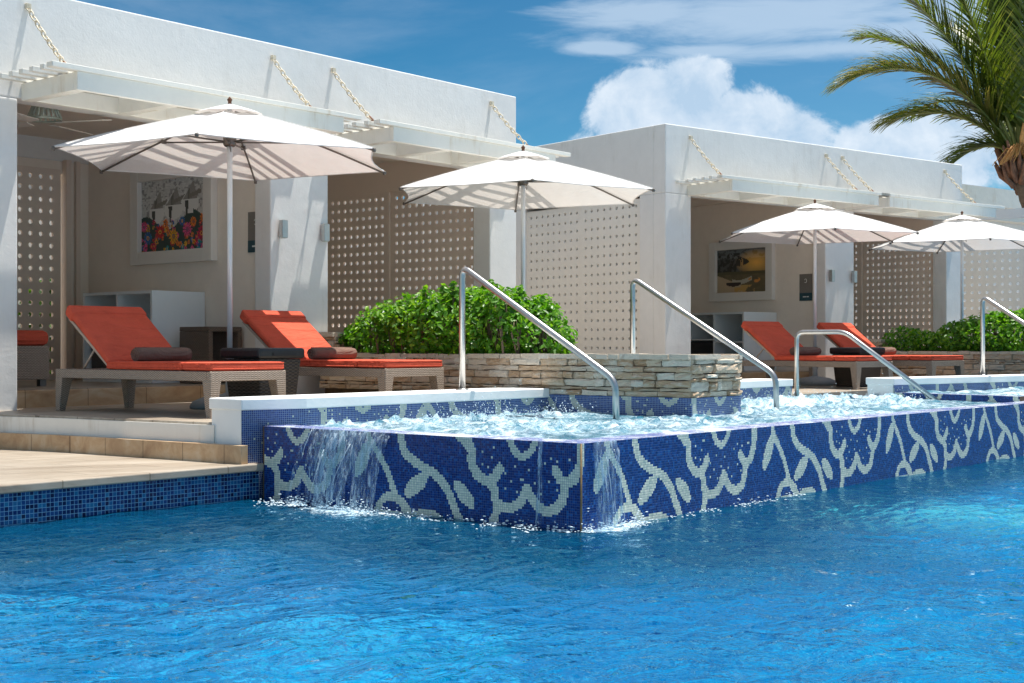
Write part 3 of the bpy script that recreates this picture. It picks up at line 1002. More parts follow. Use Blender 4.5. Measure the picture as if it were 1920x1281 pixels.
def planter(loc, rz, W, L, z_stone, top, label, raised=None, mos=True):
    """local x across, y along (0 = pool end)"""
    t = thing('stone_planter', loc, rz, label, 'planter', 'stacked stone planters')
    mb = MB(); mb.box((0.03, 0.03, 0.0), (W - .03, L - .03, top - 0.08)); mb.build('planter_core', 'mortar_dark', t)
    mb = MB(); rn = []
    ledge(mb, rn, (0, L, 0), (0, -1, 0), L, z_stone, top - .03, (-1, 0, 0))
    ledge(mb, rn, (0, 0, 0), (1, 0, 0), W, z_stone, top - .03, (0, -1, 0), 0.05)
    ledge(mb, rn, (W, 0, 0), (0, 1, 0), L, z_stone, top - .03, (1, 0, 0))
    capstones(mb, rn, 0, W, 0, L, top, 8)
    if raised:
        y0, y1, zr = raised
        ledge(mb, rn, (-.005, y1, 0), (0, -1, 0), y1 - y0, top, zr - .03, (-1, 0, 0))
        ledge(mb, rn, (-.005, y0, 0), (1, 0, 0), W, top, zr - .03, (0, -1, 0))
        capstones(mb, rn, 0, W, y0, y1, zr, 3)
    mb.build('ledge_stone', 'ledgestone', t, attr={'rnd': rn})
    if raised:
        mb = MB(); mb.box((0.03, raised[0] + .03, top - .08), (W - .03, raised[1] - .03, raised[2] - .04)); mb.build('planter_block', 'mortar_dark', t)
    if mos:
        mosaic('base_mosaic', 'mosaic_side', t, (-0.012, 1.5, 0), (0, -1, 0), (0, 0, 1), 0, 1.512, 0.30, z_stone, T, soff=0.15, hoff=-.17)
        mosaic('base_mosaic', 'mosaic_side', t, (-0.012, -0.012, 0), (1, 0, 0), (0, 0, 1), 0, W + .024, 0.30, z_stone, T, soff=2.9, hoff=-.17, jit=.02)
        mosaic('base_mosaic', 'mosaic_side', t, (W + .012, -0.012, 0), (0, 1, 0), (0, 0, 1), 0, 1.5, 0.30, z_stone, T, soff=0.7, hoff=-.17)
    mb = MB(); mb.box((.1, .1, top - .12), (W - .1, L - .12, top - .05)); mb.build('soil_bed', 'soil', t)
    return t


planter((3.05, 1.22, 0), 0, 0.72, 4.15, 0.605, 0.935, 'stacked ledgestone planter running from the near hot tub to the first cabanas, with mosaic foot', raised=(3.95, 4.38, 1.13))


def leaf_cloud(name, centers, n, size, matn, parent, zmin=None, flat=0.5, shape=1.5):
    """centers: (x,y,z,rx,ry,rz); leaves spread in the outer shells of lumps"""
    cs = np.array([c[:3] for c in centers]); rs = np.array([c[3:] for c in centers])
    w_ = (rs[:, 0] * rs[:, 2] + rs[:, 1] * rs[:, 2]) + .0025; w_ = w_ / w_.sum()
    idx = rng.choice(len(cs), n, p=w_)
    d = rng.normal(size=(n, 3)); d /= np.linalg.norm(d, axis=1)[:, None]
    rad = 1 - 0.42 * rng.random(n) ** 1.6 + rng.normal(size=n) * .035
    P = cs[idx] + d * rs[idx] * rad[:, None]
    if zmin is not None:
        k = P[:, 2] > zmin; P = P[k]; d = d[k]; n = len(P)
    inside = np.zeros(n, bool)
    for c, r in zip(cs, rs):
        if r[0] < .05: continue
        inside |= (((P - c) / r) ** 2).sum(1) < 0.36
    P = P[~inside]; d = d[~inside]; n = len(P)
    nrm = d * (1 - flat) + np.array([0, 0, 1]) * flat + rng.normal(size=(n, 3)) * 0.45
    nrm /= np.linalg.norm(nrm, axis=1)[:, None]
    t = np.cross(nrm, rng.normal(size=(n, 3))); t /= np.linalg.norm(t, axis=1)[:, None]
    b = np.cross(nrm, t)
    s = size * (0.65 + 0.7 * rng.random(n))
    # six point leaf, folded a little
    loc = np.array([(-1, 0, 0), (-.35, .5, .16), (.45, .48, .14), (1, 0, -.10), (.45, -.48, .14), (-.35, -.5, .16)]) * np.array([0.5 * shape, 0.62, 0.6])
    V = P[:, None, :] + s[:, None, None] * (loc[None, :, 0:1] * t[:, None, :] + loc[None, :, 1:2] * b[:, None, :] + loc[None, :, 2:3] * nrm[:, None, :])
    V = V.reshape(-1, 3)
    base = (np.arange(n) * 6)[:, None]
    F = np.concatenate([base + np.array([[0, 5, 4, 3]]), base + np.array([[0, 3, 2, 1]])], 0)
    rv = np.clip(rng.normal(0.42, 0.28, n) + (P[:, 2] - P[:, 2].min()) / (np.ptp(P[:, 2]) + 1e-6) * 0.12, 0, 1)
    return npmesh(name, V, F, matn, parent, attr={'rnd': np.concatenate([rv, rv])})


def bush(loc, rz, lumps, n, size, label, group, base_h):
    t = thing('green_bush', loc, rz, label, 'bush', group)
    mb = MB()
    for (x, y, z, rx, ry, rzz) in lumps:
        for k in range(5):
            a = random.uniform(0, 6.28); q = random.uniform(.05, .45)
            mb.tube([(x * .9, y, base_h), (x + rx * .3 * math.cos(a), y + ry * .3 * math.sin(a), z * .6), (x + rx * q * math.cos(a), y + ry * q * math.sin(a), z + rzz * .2)], [.008, .006, .003], 5)
    mb.build('stem', 'bark', t)
    leaf_cloud('foliage', lumps, n, size, 'bush_leaf', t, zmin=base_h, shape=1.2)
    return t


# bush 1 in planter 1 (local = offset from (3.4, 2.3))
L1 = []
for (y, top, hw) in [(0.66, .26, .34), (0.82, .42, .42), (1.05, .48, .46), (1.3, .53, .48), (1.55, .56, .50), (1.8, .55, .50), (2.05, .53, .48), (2.3, .52, .46), (2.52, .42, .42), (2.76, .28, .36), (2.95, .18, .30), (3.12, .10, .24)]:
    L1.append((random.uniform(-.05, .05), y, 0.03 + top * 0.42, hw, 0.27, top * 0.58 + .02))
for k in range(30):
    y = random.uniform(.7, 2.8); tp = 0.585 - max(0, y - 1.6) * .30 - max(0, 1.15 - y) * .45 + random.uniform(-.03, .05)
    L1.append((random.uniform(-.34, .34), y, tp - .10, random.uniform(.07, .16), random.uniform(.07, .16), random.uniform(.07, .14)))
for k in range(46):   # stray shoots
    y = random.uniform(.7, 2.9); tp = 0.61 - max(0, y - 1.6) * .30 - max(0, 1.15 - y) * .45
    L1.append((random.uniform(-.4, .3), y, tp - .06 + random.uniform(-.05, .06), .028, .028, random.uniform(.05, .09)))
bush((3.38, 2.22, 0.93), 0, L1, 17000, 0.047, 'big round bright green bush in the near stone planter behind the steel rail', 'bushes in the stone planters', -0.04)


# ------------------------------------------------------------------ perforated screens
def perforated(name, parent, org, dx, n_w, n_h, pitch, r, matn, mx=0.06, mz=0.06, thick=0.028, wall=None):
    """panel of n_w x n_h holes starting at org, along dx and up"""
    org = np.array(org, float); dx = np.array(dx, float); dz = np.array((0, 0, 1.0)); nn = np.cross(dx, dz)
    seg = 12
    ang = np.arange(seg) * 2 * math.pi / seg
    circ = np.stack([np.cos(ang) * r, np.sin(ang) * r], 1)
    h = pitch / 2
    cor = np.array([(h, h), (-h, h), (-h, -h), (h, -h)])
    cell = np.concatenate([circ, cor])   # 16 pts
    faces = []
    for q in range(4):
        c = 12 + q; i0 = q * 3
        faces.append((c, (i0 + 3) % 12, (i0 + 2) % 12)); faces.append((c, (i0 + 2) % 12, (i0 + 1) % 12)); faces.append((c, (i0 + 1) % 12, i0))
        faces.append((c, 12 + (q + 1) % 4, (i0 + 3) % 12))
    faces = np.array(faces)
    tri_f = faces[:, ::-1]
    W = n_w * pitch + 2 * mx; Hh = n_h * pitch + 2 * mz
    cx = mx + h + np.arange(n_w) * pitch; cz = mz + h + np.arange(n_h) * pitch
    CX, CZ = np.meshgrid(cx, cz, indexing='ij')
    cent = np.stack([CX.ravel(), CZ.ravel()], 1)
    n = len(cent)
    P2 = (cent[:, None, :] + cell[None]).reshape(-1, 2)
    fr = org + P2[:, :1] * dx + P2[:, 1:] * dz
    bk = fr - nn * thick
    off = (np.arange(n) * 16)[:, None, None]
    Ff = (tri_f[None] + off).reshape(-1, 3)
    Fb = (faces[None] + off).reshape(-1, 3) + n * 16
    ring = np.array([(i, (i + 1) % 12) for i in range(12)])
    r0 = (ring[None] + off).reshape(-1, 2)
    T1 = np.stack([r0[:, 0], r0[:, 1], r0[:, 1] + n * 16], 1); T2 = np.stack([r0[:, 0], r0[:, 1] + n * 16, r0[:, 0] + n * 16], 1)
    V = np.concatenate([fr, bk]); F = np.concatenate([Ff, Fb, T1, T2])
    # margins
    def quadbox(x0, x1, z0, z1):
        nonlocal V, F
        b = len(V)
        pts = []
        for t_ in (0.0, thick):
            for (x, z) in ((x0, z0), (x1, z0), (x1, z1), (x0, z1)):
                pts.append(org + x * dx + z * dz - nn * t_)
        V = np.concatenate([V, np.array(pts)])
        q = [(0, 1, 2, 3), (7, 6, 5, 4), (0, 4, 5, 1), (1, 5, 6, 2), (2, 6, 7, 3), (3, 7, 4, 0)]
        F = np.concatenate([F, np.array([(b + a, b + c, b + d) for (a, c, d, e) in q] + [(b + a, b + d, b + e) for (a, c, d, e) in q])])
    quadbox(0, W, 0, mz); quadbox(0, W, Hh - mz, Hh); quadbox(0, mx, mz, Hh - mz); quadbox(W - mx, W, mz, Hh - mz)
    return npmesh(name, V, F, matn, parent)


# ------------------------------------------------------------------ cabana blocks
def chain_mesh(parent, a, b, name='chain'):
    a = Vector(a); b = Vector(b)
    d = b - a; L = d.length; d.normalize()
    s1 = d.cross(Vector((1, 0, 0))).normalized(); s2 = Vector((1, 0, 0))
    n = int(L / 0.058)
    mb = MB()
    for i in range(n):
        c = a + d * (L * (i + .5) / n) + Vector((0, 0, -0.02 * math.sin(math.pi * (i + .5) / n)))
        side = s1 if i % 2 else s2
        pts = []
        for k in range(10):
            t = 2 * math.pi * k / 10
            pts.append(c + d * math.cos(t) * 0.040 + side * math.sin(t) * 0.020)
        mb.tube(pts, 0.0065, 5, closed=True)
    o = mb.build(name, 'chain_paint', parent)
    mb = MB()
    mb.tube([b - d * .05, b - d * 0.0, b + d * .05 + Vector((0, 0, -.01))], [.012, .016, .02], 6)
    mb.box((b.x - .03, b.y - .02, b.z - .05), (b.x + .03, b.y + .03, b.z - .028))
    mb.build('hook', 'rust', parent)
    mb = MB(); mb.box((a.x - .02, a.y - .03, a.z - .02), (a.x + .02, a.y + .004, a.z + .02)); mb.build('eye_bolt', 'chain_paint', parent)
    return o


def cabana(loc, rz, label, W, o1, o2, side_screen, screens2, can, roof=3.88, back_screen=False):
    t = thing('cabana_block', (loc[0], loc[1], DECK), rz, label, 'cabana building', 'white cabana buildings')
    dz = -DECK
    LT = 2.99; D = 3.30; th = 0.22
    a, b = o1; c, d = o2

    def part(name, boxes, m='plaster', bevel=0.012):
        mb = MB()
        for bx in boxes: mb.box(*bx)
        return mb.build(name, m, t, dz=dz, bevel=bevel)
    # front columns
    for (x0, x1) in ((0, a), (b, c), (d, W)):
        part('column', [((x0, 0, DECK - .02), (x1, 0.23, LT))])
    # parapet above the openings (front band, returns and back)
    part('parapet', [((0, 0, LT), (W, 0.23, roof))])
    part('parapet', [((0, 0.23, LT), (0.22, D - .22, roof)), ((W - .22, 0.23, LT), (W, D - .22, roof)), ((0, D - .22, LT), (W, D, roof))])
    part('roof_slab', [((0.22, 0.23, 3.30), (W - .22, D - .22, 3.42))])
    part('ceiling', [((0.22, 0.23, 3.22), (W - .22, D - .22, 3.28))], 'plaster_in', 0)
    part('floor', [((a - .02, 0.32, DECK - .01), (d + .02, D - .05, FLOOR))], 'travertine_riser', 0.01)
    part('floor_tile', [((a - .02, 0.33, FLOOR + .001), (d + .02, D - .05, FLOOR + .006))], 'travertine', 0)
    # party wall between the two bays (picture hangs on it)
    part('party_wall', [((b + .06, 0.23, DECK), (c - .04, D - .22, 3.22))], 'plaster_in')
    # left side
    if side_screen:
        y0, y1 = side_screen
        part('side_wall', [((0, 0.23, DECK), (0.22, y0, LT)), ((0, y1, DECK), (0.22, D, LT)), ((0.0, y0, 3.16 - .17), (0.22, y1, 3.2 - .2))])
        # reveal round the opening
        ww = (y1 - y0) / 2
        for k in range(2):
            npitch = 9
            p = (ww - .08) / npitch
            perforated('perforated_screen', t, (0.05 - 0.02 * k, y1 - .0 - k * ww, 0.02), (0, -1, 0), npitch, 19, p, 0.0225, 'screen_pale', 0.04, 0.03)
    else:
        part('side_wall', [((0, 0.23, DECK), (0.22, D, LT))])
    # back wall, with a perforated screen in bay one when asked
    if back_screen:
        part('back_wall', [((2.84, D - .22, DECK), (W, D, LT)), ((0, D - .22, DECK), (0.6, D, LT)), ((0.6, D - .22, 2.85), (2.84, D, LT))], 'plaster_in')
        perforated('perforated_screen', t, (0.62, D - .26, FLOOR - DECK), (1, 0, 0), 17, 18, 0.122, 0.026, 'screen_board', 0.05, 0.03)
        part('screen_frame', [((2.84, D - .30, FLOOR), (2.90, D - .225, 3.0)), ((2.98, D - .27, FLOOR), (3.03, D - .225, 3.0))], 'screen_board', 0)
    else:
        part('back_wall', [((0, D - .22, DECK), (W, D, LT))], 'plaster_in')
    # right side of bay two: sliding perforated screens in the side wall plane
    sx, yy0, npan = screens2
    part('side_rail', [((sx - .01, .23, 2.862), (sx + .10, D - .22, 3.22))], 'screen_board', 0)
    part('side_wall', [((sx + .12, D - .5, DECK), (W, D - .22, LT))])
    part('jamb', [((d + .002, 0.23, DECK), (W, yy0, LT)), ((d + .002, 0.231, LT + .001), (W - .221, yy0, 3.22))])
    wy = (D - .24 - yy0) / npan
    for k in range(npan):
        nw = int((wy - .06) / 0.107)
        mgx = (wy - nw * 0.107) / 2
        perforated('perforated_screen', t, (sx + (0.0 if k % 2 else .03), yy0 + wy * (k + 1), FLOOR - DECK), (0, -1, 0), nw, 20, 0.1085, 0.0255, 'screen_board', mgx - .002, 0.03)
    # hung slatted canopies
    for (x0, x1) in can:
        mb = MB()
        yf = -0.79; z0 = 2.972; z1 = 3.115
        mb.box((x0, yf, z0), (x1, yf + .05, z1))
        mb.box((x0, yf + .052, z0 + .002), (x0 + .10, -.002, z1 - .002))
        mb.box((x1 - .10, yf + .052, z0 + .002), (x1, -.002, z1 - .002))
        n = 3
        for k in range(1, n):
            xm = x0 + (x1 - x0) * k / n
            mb.box((xm - .06, yf + .052, z0 + .004), (xm + .06, -.002, z1 - .004))
        mb.box((x0 + .102, -.06, z0 + .003), (x1 - .102, -.003, z1 - .003))
        cn = mb.build('canopy_frame', 'painted_wood', t, dz=dz, bevel=0.004)
        for k in range(6):
            y = yf - .02 + k * 0.147
            mb = MB(); w_ = .055 if k else .085
            mb.box((x0 - .22 + random.uniform(-.02, .02), y, z1 + .001), (x1 + .22 + random.uniform(-.03, .03), min(y + w_, -.004), z1 + .042))
            mb.build('slat', 'painted_wood', cn, dz=dz, bevel=0.004)
        for xx in (x0 + (.05 if x0 < 2 else -.06), x1 - .18):
            chain_mesh(cn, (xx - .0, -.005, 3.74 + dz), (xx, -.56, 3.19 + dz))
    return t


cab1 = cabana((-0.43, 5.65), 0, 'white flat roofed cabana building at left with flower painting inside', 6.78, (0.47, 3.10), (3.84, 6.31), None, (6.36, 0.25, 2),
              [(0.50, 3.30), (3.955, 6.50)], back_screen=True)
cab2 = cabana((O2.x, O2.y), F2, 'white flat roofed cabana building at right with sunset beach painting inside', 6.61, (0.47, 3.22), (3.87, 6.18), (0.48, 2.90), (6.20, 0.25, 2),
              [(0.40, 3.40), (3.65, 6.30)], roof=3.885)


def on_cab(k, x, y, z):
    """world location and heading of a local point of block k"""
    if k == 1: return (-0.43 + x, 5.65 + y, z), 0.0
    cs, sn = math.cos(F2), math.sin(F2)
    return (O2.x + x * cs - y * sn, O2.y + x * sn + y * cs, z), F2


# ---- wall lights
def wall_light(k, x, z, label):
    loc, rz = on_cab(k, x, 0, z)
    t = thing('wall_light', loc, rz, label, 'wall light', 'small grey wall lights on the white columns')
    mb = MB(); mb.box((-.012, -.02, -.05), (.012, -.001, .05)); mb.build('back_plate', 'fixture_metal', t)
    mb = MB(); mb.box((-.034, -.075, -.085), (.034, -.021, .085)); mb.build('housing', 'fixture_metal', t, bevel=.004)
    mb = MB(); mb.box((-.026, -.068, -.088), (.026, -.028, -.0855)); mb.build('lens', 'lamp_glass', t)


wall_light(1, 3.22, 2.12, 'small grey wall light left on the wide column of the near block')
wall_light(1, 3.76, 2.12, 'small grey wall light right on the wide column, next to the brown perforated screen')
wall_light(2, 3.31, 2.02, 'small grey wall light left on the wide column of the far block')
wall_light(2, 3.82, 2.02, 'small grey wall light right on the wide column of the far block')


# ---- framed pictures on the party walls (face -x local)
def picture(k, y0, y1, z0, z1, label, paint):
    xw = (3.16 if k == 1 else 3.28)
    loc, rz = on_cab(k, xw, (y0 + y1) / 2, (z0 + z1) / 2)
    t = thing('framed_picture', loc, rz, label, 'picture', 'framed pictures in the cabanas')
    hw, hh = (y1 - y0) / 2, (z1 - z0) / 2
    mb = MB(); fw = .13; dp = .085
    mb.box((-dp, -hw, -hh), (-.002, -hw + fw, hh)); mb.box((-dp, hw - fw, -hh), (-.002, hw, hh))
    mb.box((-dp + .002, -hw + fw, -hh), (-.002, hw - fw, -hh + fw)); mb.box((-dp + .002, -hw + fw, hh - fw), (-.002, hw - fw, hh))
    mb.build('picture_frame', 'frame_white', t, bevel=.004)
    ny, nz = int((2 * hw - 2 * fw) / .011), int((2 * hh - 2 * fw) / .011)
    w_, h_ = 2 * hw - 2 * fw, 2 * hh - 2 * fw
    S, Z = np.meshgrid(np.linspace(0, 1, ny + 1), np.linspace(0, 1, nz + 1), indexing='ij')
    P = np.stack([np.full(S.shape, -.03), w_ / 2 - S * w_, -h_ / 2 + Z * h_], -1).reshape(-1, 3)
    I = np.arange((ny + 1) * (nz + 1)).reshape(ny + 1, nz + 1)
    F = np.stack([I[:-1, :-1], I[1:, :-1], I[1:, 1:], I[:-1, 1:]], -1).reshape(-1, 4)
    sc_ = ((S[:-1, :-1] + S[1:, 1:]) / 2).ravel(); zc = ((Z[:-1, :-1] + Z[1:, 1:]) / 2).ravel()
    col = paint(sc_, zc, w_ / h_)
    o = npmesh('painting', P, F, 'painting', t)
    at = o.data.attributes.new('paint', 'FLOAT_COLOR', 'FACE')
    at.data.foreach_set('color', np.concatenate([col, np.ones((len(col), 1))], 1).astype(np.float32).ravel())
    return t


g = mat('painting')
at = g.node('ShaderNodeAttribute', attribute_name='paint')
g.set(g.p.inputs['Base Color'], at.outputs['Color'])
g.p.inputs['Roughness'].default_value = 0.45


def paint_flowers(s, z, asp):
    # s: 0 left .. 1 right as seen, z: 0 bottom
    n = len(s)
    base = np.stack([0.58 + 0.2 * (vnoise(s * 60, z * 60, 2) - .5)] * 3, 1) * np.array([1, .98, .93])
    dark = vnoise(s * 34 + 3, z * 34, 8) > .72
    base[dark] *= .55
    # three pale birds in flight as rough shapes: white bodies, grey raised wings, dark tails
    for (cx, cz, w) in ((.24, .70, .9), (.50, .74, 1.1), (.75, .80, 1.0)):
        body = (((s - cx) / (.13 * w)) ** 2 + ((z - cz + .16) / .15) ** 2) < 1
        base[body] = (.74, .72, .68)
        t = (z - cz + .10) / .24
        wing = (t > 0) & (t < 1) & (np.abs(s - cx - .05 * t) < (.10 * w) * (1 - t) ** 1.2 + .012)
        base[wing] = (.30, .28, .25)
        base[wing & (np.abs(s - cx + .02) < .02)] = (.16, .15, .13)
        w2 = (np.abs(z - cz + .06 - (s - cx) * .35) < .03) & (s > cx - .02) & (s < cx + .17 * w)
        base[w2] = (.22, .20, .17)
        tail = (np.abs(s - cx + .05) < .028 - (cz - .14 - z) * .09) & (z < cz - .12) & (z > cz - .34)
        base[tail] = (.06, .06, .05)
    pal = np.array([(.62, .03, .03), (.80, .20, .02), (.03, .14, .38), (.75, .09, .25), (.78, .36, .02), (.55, .02, .08), (.02, .30, .33), (.85, .45, .04)])
    bed = z < .40 + .10 * np.sin(s * 9 + 1) + .06 * (s > .8)
    base[bed] = (.03, .06, .05)
    r2 = np.random.default_rng(5)
    fl = [(r2.random(), r2.random() * .42, .022 + .02 * r2.random(), r2.integers(8)) for _ in range(90)]
    fl += [(.10, .20, .085, 2), (.29, .27, .095, 0), (.50, .20, .09, 4), (.71, .28, .09, 3), (.92, .21, .09, 5), (.04, .36, .07, 3), (.63, .40, .06, 2), (.95, .42, .07, 1), (.20, .08, .05, 5), (.38, .40, .05, 1), (.80, .38, .06, 1), (.60, .08, .04, 1), (.06, .06, .05, 3)]
    for (cx, cz, r, k) in fl:
        dx = (s - cx) * asp; dy = z - cz
        rr = np.hypot(dx, dy); an = np.arctan2(dy, dx)
        pet = rr < r * (1 + .18 * np.cos(an * 11))
        base[pet] = pal[k]
        base[pet & (np.cos(an * 11) < -.6)] = pal[k] * .45
        base[rr < r * .35] = (.75, .38, .05) if k in (0, 2, 5, 6) else (.06, .10, .15)
        base[rr < r * .18] = pal[k] * .6
    return np.clip(base, 0, 1)


def paint_sunset(s, z, asp):
    nn = fbm(s * 9, z * 12, 3, 4)
    base = np.stack([.06 + .05 * nn, .065 + .05 * nn, .06 + .04 * nn], 1)
    cloud = (z > .78) & (nn > .45)
    base[cloud] = (.16, .17, .17)
    d = np.hypot((s - .78) * 1.1, (z - .68) * 1.5)
    glow = np.clip(1.1 - d / .42, 0, 1) * (z > .48)
    base += glow[:, None] ** .8 * np.array([.85, .42, .02])
    tr = fbm(s * 22, z * 14, 9, 3)
    palm = (z > .45) & (z < .92) & (s < .55 + .1 * np.sin(z * 20)) & (tr > .50)
    base[palm] = (.03, .028, .022)
    trunk = (np.abs(s - .22 - (z - .3) * .25) < .012) & (z > .25) & (z < .75)
    base[trunk] = (.02, .015, .01)
    hor = (z < .48) & (z > .42); base[hor] = (.10, .09, .04)
    land = (z <= .42)
    base[land] = np.stack([.09 + .12 * nn, .075 + .08 * nn, .04 + .03 * nn], 1)[land]
    sand = (z < .36 - .5 * (s - .1)) & (s < .55); base[sand] = (.50, .37, .23)
    riv = (np.abs(z - .36 + .25 * np.sin(s * 5 - .6) * .5) < .05) & (s > .3) & (s < .7); base[riv] = (.45, .42, .33)
    refl = (np.hypot((s - .74) * 1.2, (z - .28) * 2) < .14) & (nn > .4); base[refl] = (.62, .24, .04)
    boat = (((s - .33) / .15) ** 2 + ((z - .21) / .07) ** 2 < 1) & (z < .235); base[boat] = (.03, .018, .015)
    path = (z < .16) & (s > .35) & (s < .75) & (nn > .5); base[path] = (.55, .33, .10)
    return np.clip(base, 0, 1)


picture(1, 0.86, 2.20, 1.85, 2.84, 'white framed picture of pale birds above bright flowers on the near cabana wall', paint_flowers)
picture(2, 0.98, 2.26, 1.70, 2.62, 'white framed picture of an orange sunset beach with a boat on the far cabana wall', paint_sunset)


# ---- signs
def wall_sign(k, y0, z0, label):
    xw = (3.16 if k == 1 else 3.28)
    loc, rz = on_cab(k, xw, y0, z0)
    t = thing('wall_sign', loc, rz, label, 'sign', 'grey cabana signs')
    w_, h_ = .115, .37
    mb = MB(); mb.box((-.012, -w_, 0.095), (-.002, w_, h_)); mb.build('sign_panel', 'sign_grey', t)
    mb = MB(); mb.box((-.014, -w_, -.02), (-.002, w_, 0.094)); mb.build('name_strip', 'sign_teal', t)
    mb = MB()
    rr = [(-.0145, .02 * math.cos(a), .27 + .028 * math.sin(a)) for a in np.linspace(0.4, 5.6, 14)]
    mb.tube(rr, .0045, 5)
    mb.box((-.0155, -.06, .03), (-.0142, -.02, .045)); mb.box((-.0155, -.01, .03), (-.0142, .05, .045))
    mb.build('lettering', 'sign_text', t)


wall_sign(1, 0.27, 1.93, 'narrow grey and teal sign by the flower picture')
wall_sign(2, 0.40, 1.69, 'narrow grey and navy sign by the sunset picture')


# ---- storage shelving
def shelf_unit(k, x0, x1, y0, y1, z1, label):
    loc, rz = on_cab(k, x0, y0, FLOOR + .008)
    t = thing('shelf_unit', loc, rz, label, 'shelf unit', 'white shelf units in the cabanas')
    w_, l_, h_ = x1 - x0, y1 - y0, z1 - FLOOR
    p = .028
    mb = MB()
    mb.box((0, 0, 0), (w_, p, h_ - p)); mb.box((0, l_ - p, 0), (w_, l_, h_ - p)); mb.box((0, 0, h_ - p), (w_, l_, h_))
    mb.box((w_ - p, p, 0), (w_, l_ - p, h_ - p)); mb.box((0, p, 0), (w_ - p, l_ - p, p))
    mb.box((0.004, l_ / 2 - p / 2, p), (w_ - p, l_ / 2 + p / 2, h_ - p))
    mb.build('carcass', 'white_lacquer', t)
    mb = MB(); mb.box((0.01, p, h_ * .48), (w_ - p, l_ / 2 - p / 2, h_ * .48 + .02)); mb.build('shelf', 'white_lacquer', t)
    mb = MB(); mb.box((0.01, l_ / 2 + p / 2, h_ * .52), (w_ - p, l_ - p, h_ * .52 + .02)); mb.build('shelf', 'white_lacquer', t)
    mb = MB(); mb.box((0.05, l_ / 2 + .05, p), (w_ - p - .05, l_ - p - .05, h_ * .50)); tag(mb.build('inner_box', 'lid_black', t), 'black box on the lower left shelf')


shelf_unit(1, 2.52, 3.15, 1.05, 2.21, 1.535, 'white open shelf unit behind the first orange lounger')
shelf_unit(2, 2.55, 3.27, 0.95, 2.15, 1.50, 'white open shelf unit in the far cabana, holding a black box')

# ---- wicker side table in cabana 1, ottoman at its left edge
loc, rz = on_cab(1, 2.72, 0.44, FLOOR + .008)
t = thing('wicker_side_table', loc, rz, 'brown wicker side table with open middle between the umbrella pole and shelf unit', 'side table')
mb = MB(); mb.box((0, 0, .50), (.40, .45, .545)); mb.build('table_top', 'wicker_brown', t, bevel=.006)
mb = MB(); mb.box((0, 0, 0), (.05, .45, .499)); mb.build('side_panel', 'wicker_brown', t, bevel=.006)
mb = MB(); mb.box((.35, 0, 0), (.40, .45, .499)); mb.build('side_panel', 'wicker_brown', t, bevel=.006)
loc, rz = on_cab(1, 0.93, 0.98, FLOOR + .008)
t = thing('wicker_armchair', loc, rz, 'pale wicker armchair with orange cushion half hidden by the left column', 'armchair')
mb = MB(); mb.box((-.1, 0, .06), (.44, .62, .36)); mb.build('seat_base', 'wicker', t, bevel=.012)
mb = MB(); mb.box((-.1, -.0, .362), (.45, .60, .50)); mb.build('cushion', 'orange_fabric', t, bevel=.05)
mb = MB(); mb.box((-.1, .52, .5), (.44, .62, .80)); mb.build('backrest', 'wicker', t, bevel=.02)
for (x, y) in ((-.08, .02), (.36, .02), (-.08, .54), (.36, .54)):
    mb = MB(); mb.box((x, y, 0), (x + .06, y + .06, .059)); mb.build('foot', 'steel_grey', t)
# chairs in the second bays (only backs show over the planters)
for k, x, y, lab, cm in ((1, 4.15, 0.75, 'dark brown wicker chair back beside the brown screen, behind the near planter', 'wicker_brown'), (2, 4.6, 0.75, 'dark red cushioned chair back behind the far bush', 'orange_fabric')):
    loc, rz = on_cab(k, x, y, FLOOR + .008)
    t = thing('lounge_chair', loc, rz, lab, 'chair')
    mb = MB(); mb.box((-.3, -.3, .08), (.3, .3, .36)); mb.build('seat_base', 'wicker_brown', t, bevel=.01)
    mb = MB(); mb.box((-.28, -.3, .362), (.28, .3, .46)); mb.build('cushion', 'orange_fabric', t, bevel=.04)
    mb = MB(); mb.add([(-.3, .2, .36), (.3, .2, .36), (.3, .32, .36), (-.3, .32, .36), (-.3, .36, .74), (.3, .36, .74), (.3, .44, .74), (-.3, .44, .74)], [(0, 3, 2, 1), (4, 5, 6, 7), (0, 1, 5, 4), (1, 2, 6, 5), (2, 3, 7, 6), (3, 0, 4, 7)])
    mb.build('backrest', cm, t, bevel=.02)
    for (x_, y_) in ((-.28, -.28), (.22, -.28), (-.28, .22), (.22, .22)):
        mb = MB(); mb.box((x_, y_, 0), (x_ + .06, y_ + .06, .079)); mb.build('foot', 'steel_grey', t)

# ---- ceiling fan light
loc, rz = on_cab(1, 1.12, .66, 3.22)
t = thing('ceiling_fan', loc, rz, 'ceiling fan with ribbed green glass dome in the near cabana', 'ceiling fan')
mb = MB(); mb.lathe([(.005, 0), (.05, -.003), (.05, -.03), (.02, -.05), (.02, -.16)], 16); mb.build('rod', 'pole_white', t)
mb = MB()
for k in range(20):
    a = k * 2 * math.pi / 20
    mb.tube([(.03 * math.cos(a), .03 * math.sin(a), -.09), (.10 * math.cos(a), .10 * math.sin(a), -.14), (.14 * math.cos(a), .14 * math.sin(a), -.24)], .010, 5)
mb.lathe([(.145, -.24), (.15, -.25), (.145, -.26), (.13, -.25)], 20)
mb.build('glass_dome', 'lamp_glass', t)
for k in range(4):
    a = k * math.pi / 2 + .4
    mb = MB(); ca, sa = math.cos(a), math.sin(a)
    pts = [(.14, -.05), (.62, -.075), (.62, .075), (.14, .05)]
    vs = [(x * ca - y * sa, x * sa + y * ca, z + y * .15) for z in (-.285, -.279) for x, y in pts]
    mb.add(vs, [(0, 1, 2, 3), (7, 6, 5, 4), (0, 4, 5, 1), (1, 5, 6, 2), (2, 6, 7, 3), (3, 7, 4, 0)])
    mb.build('blade', 'frame_white', t)


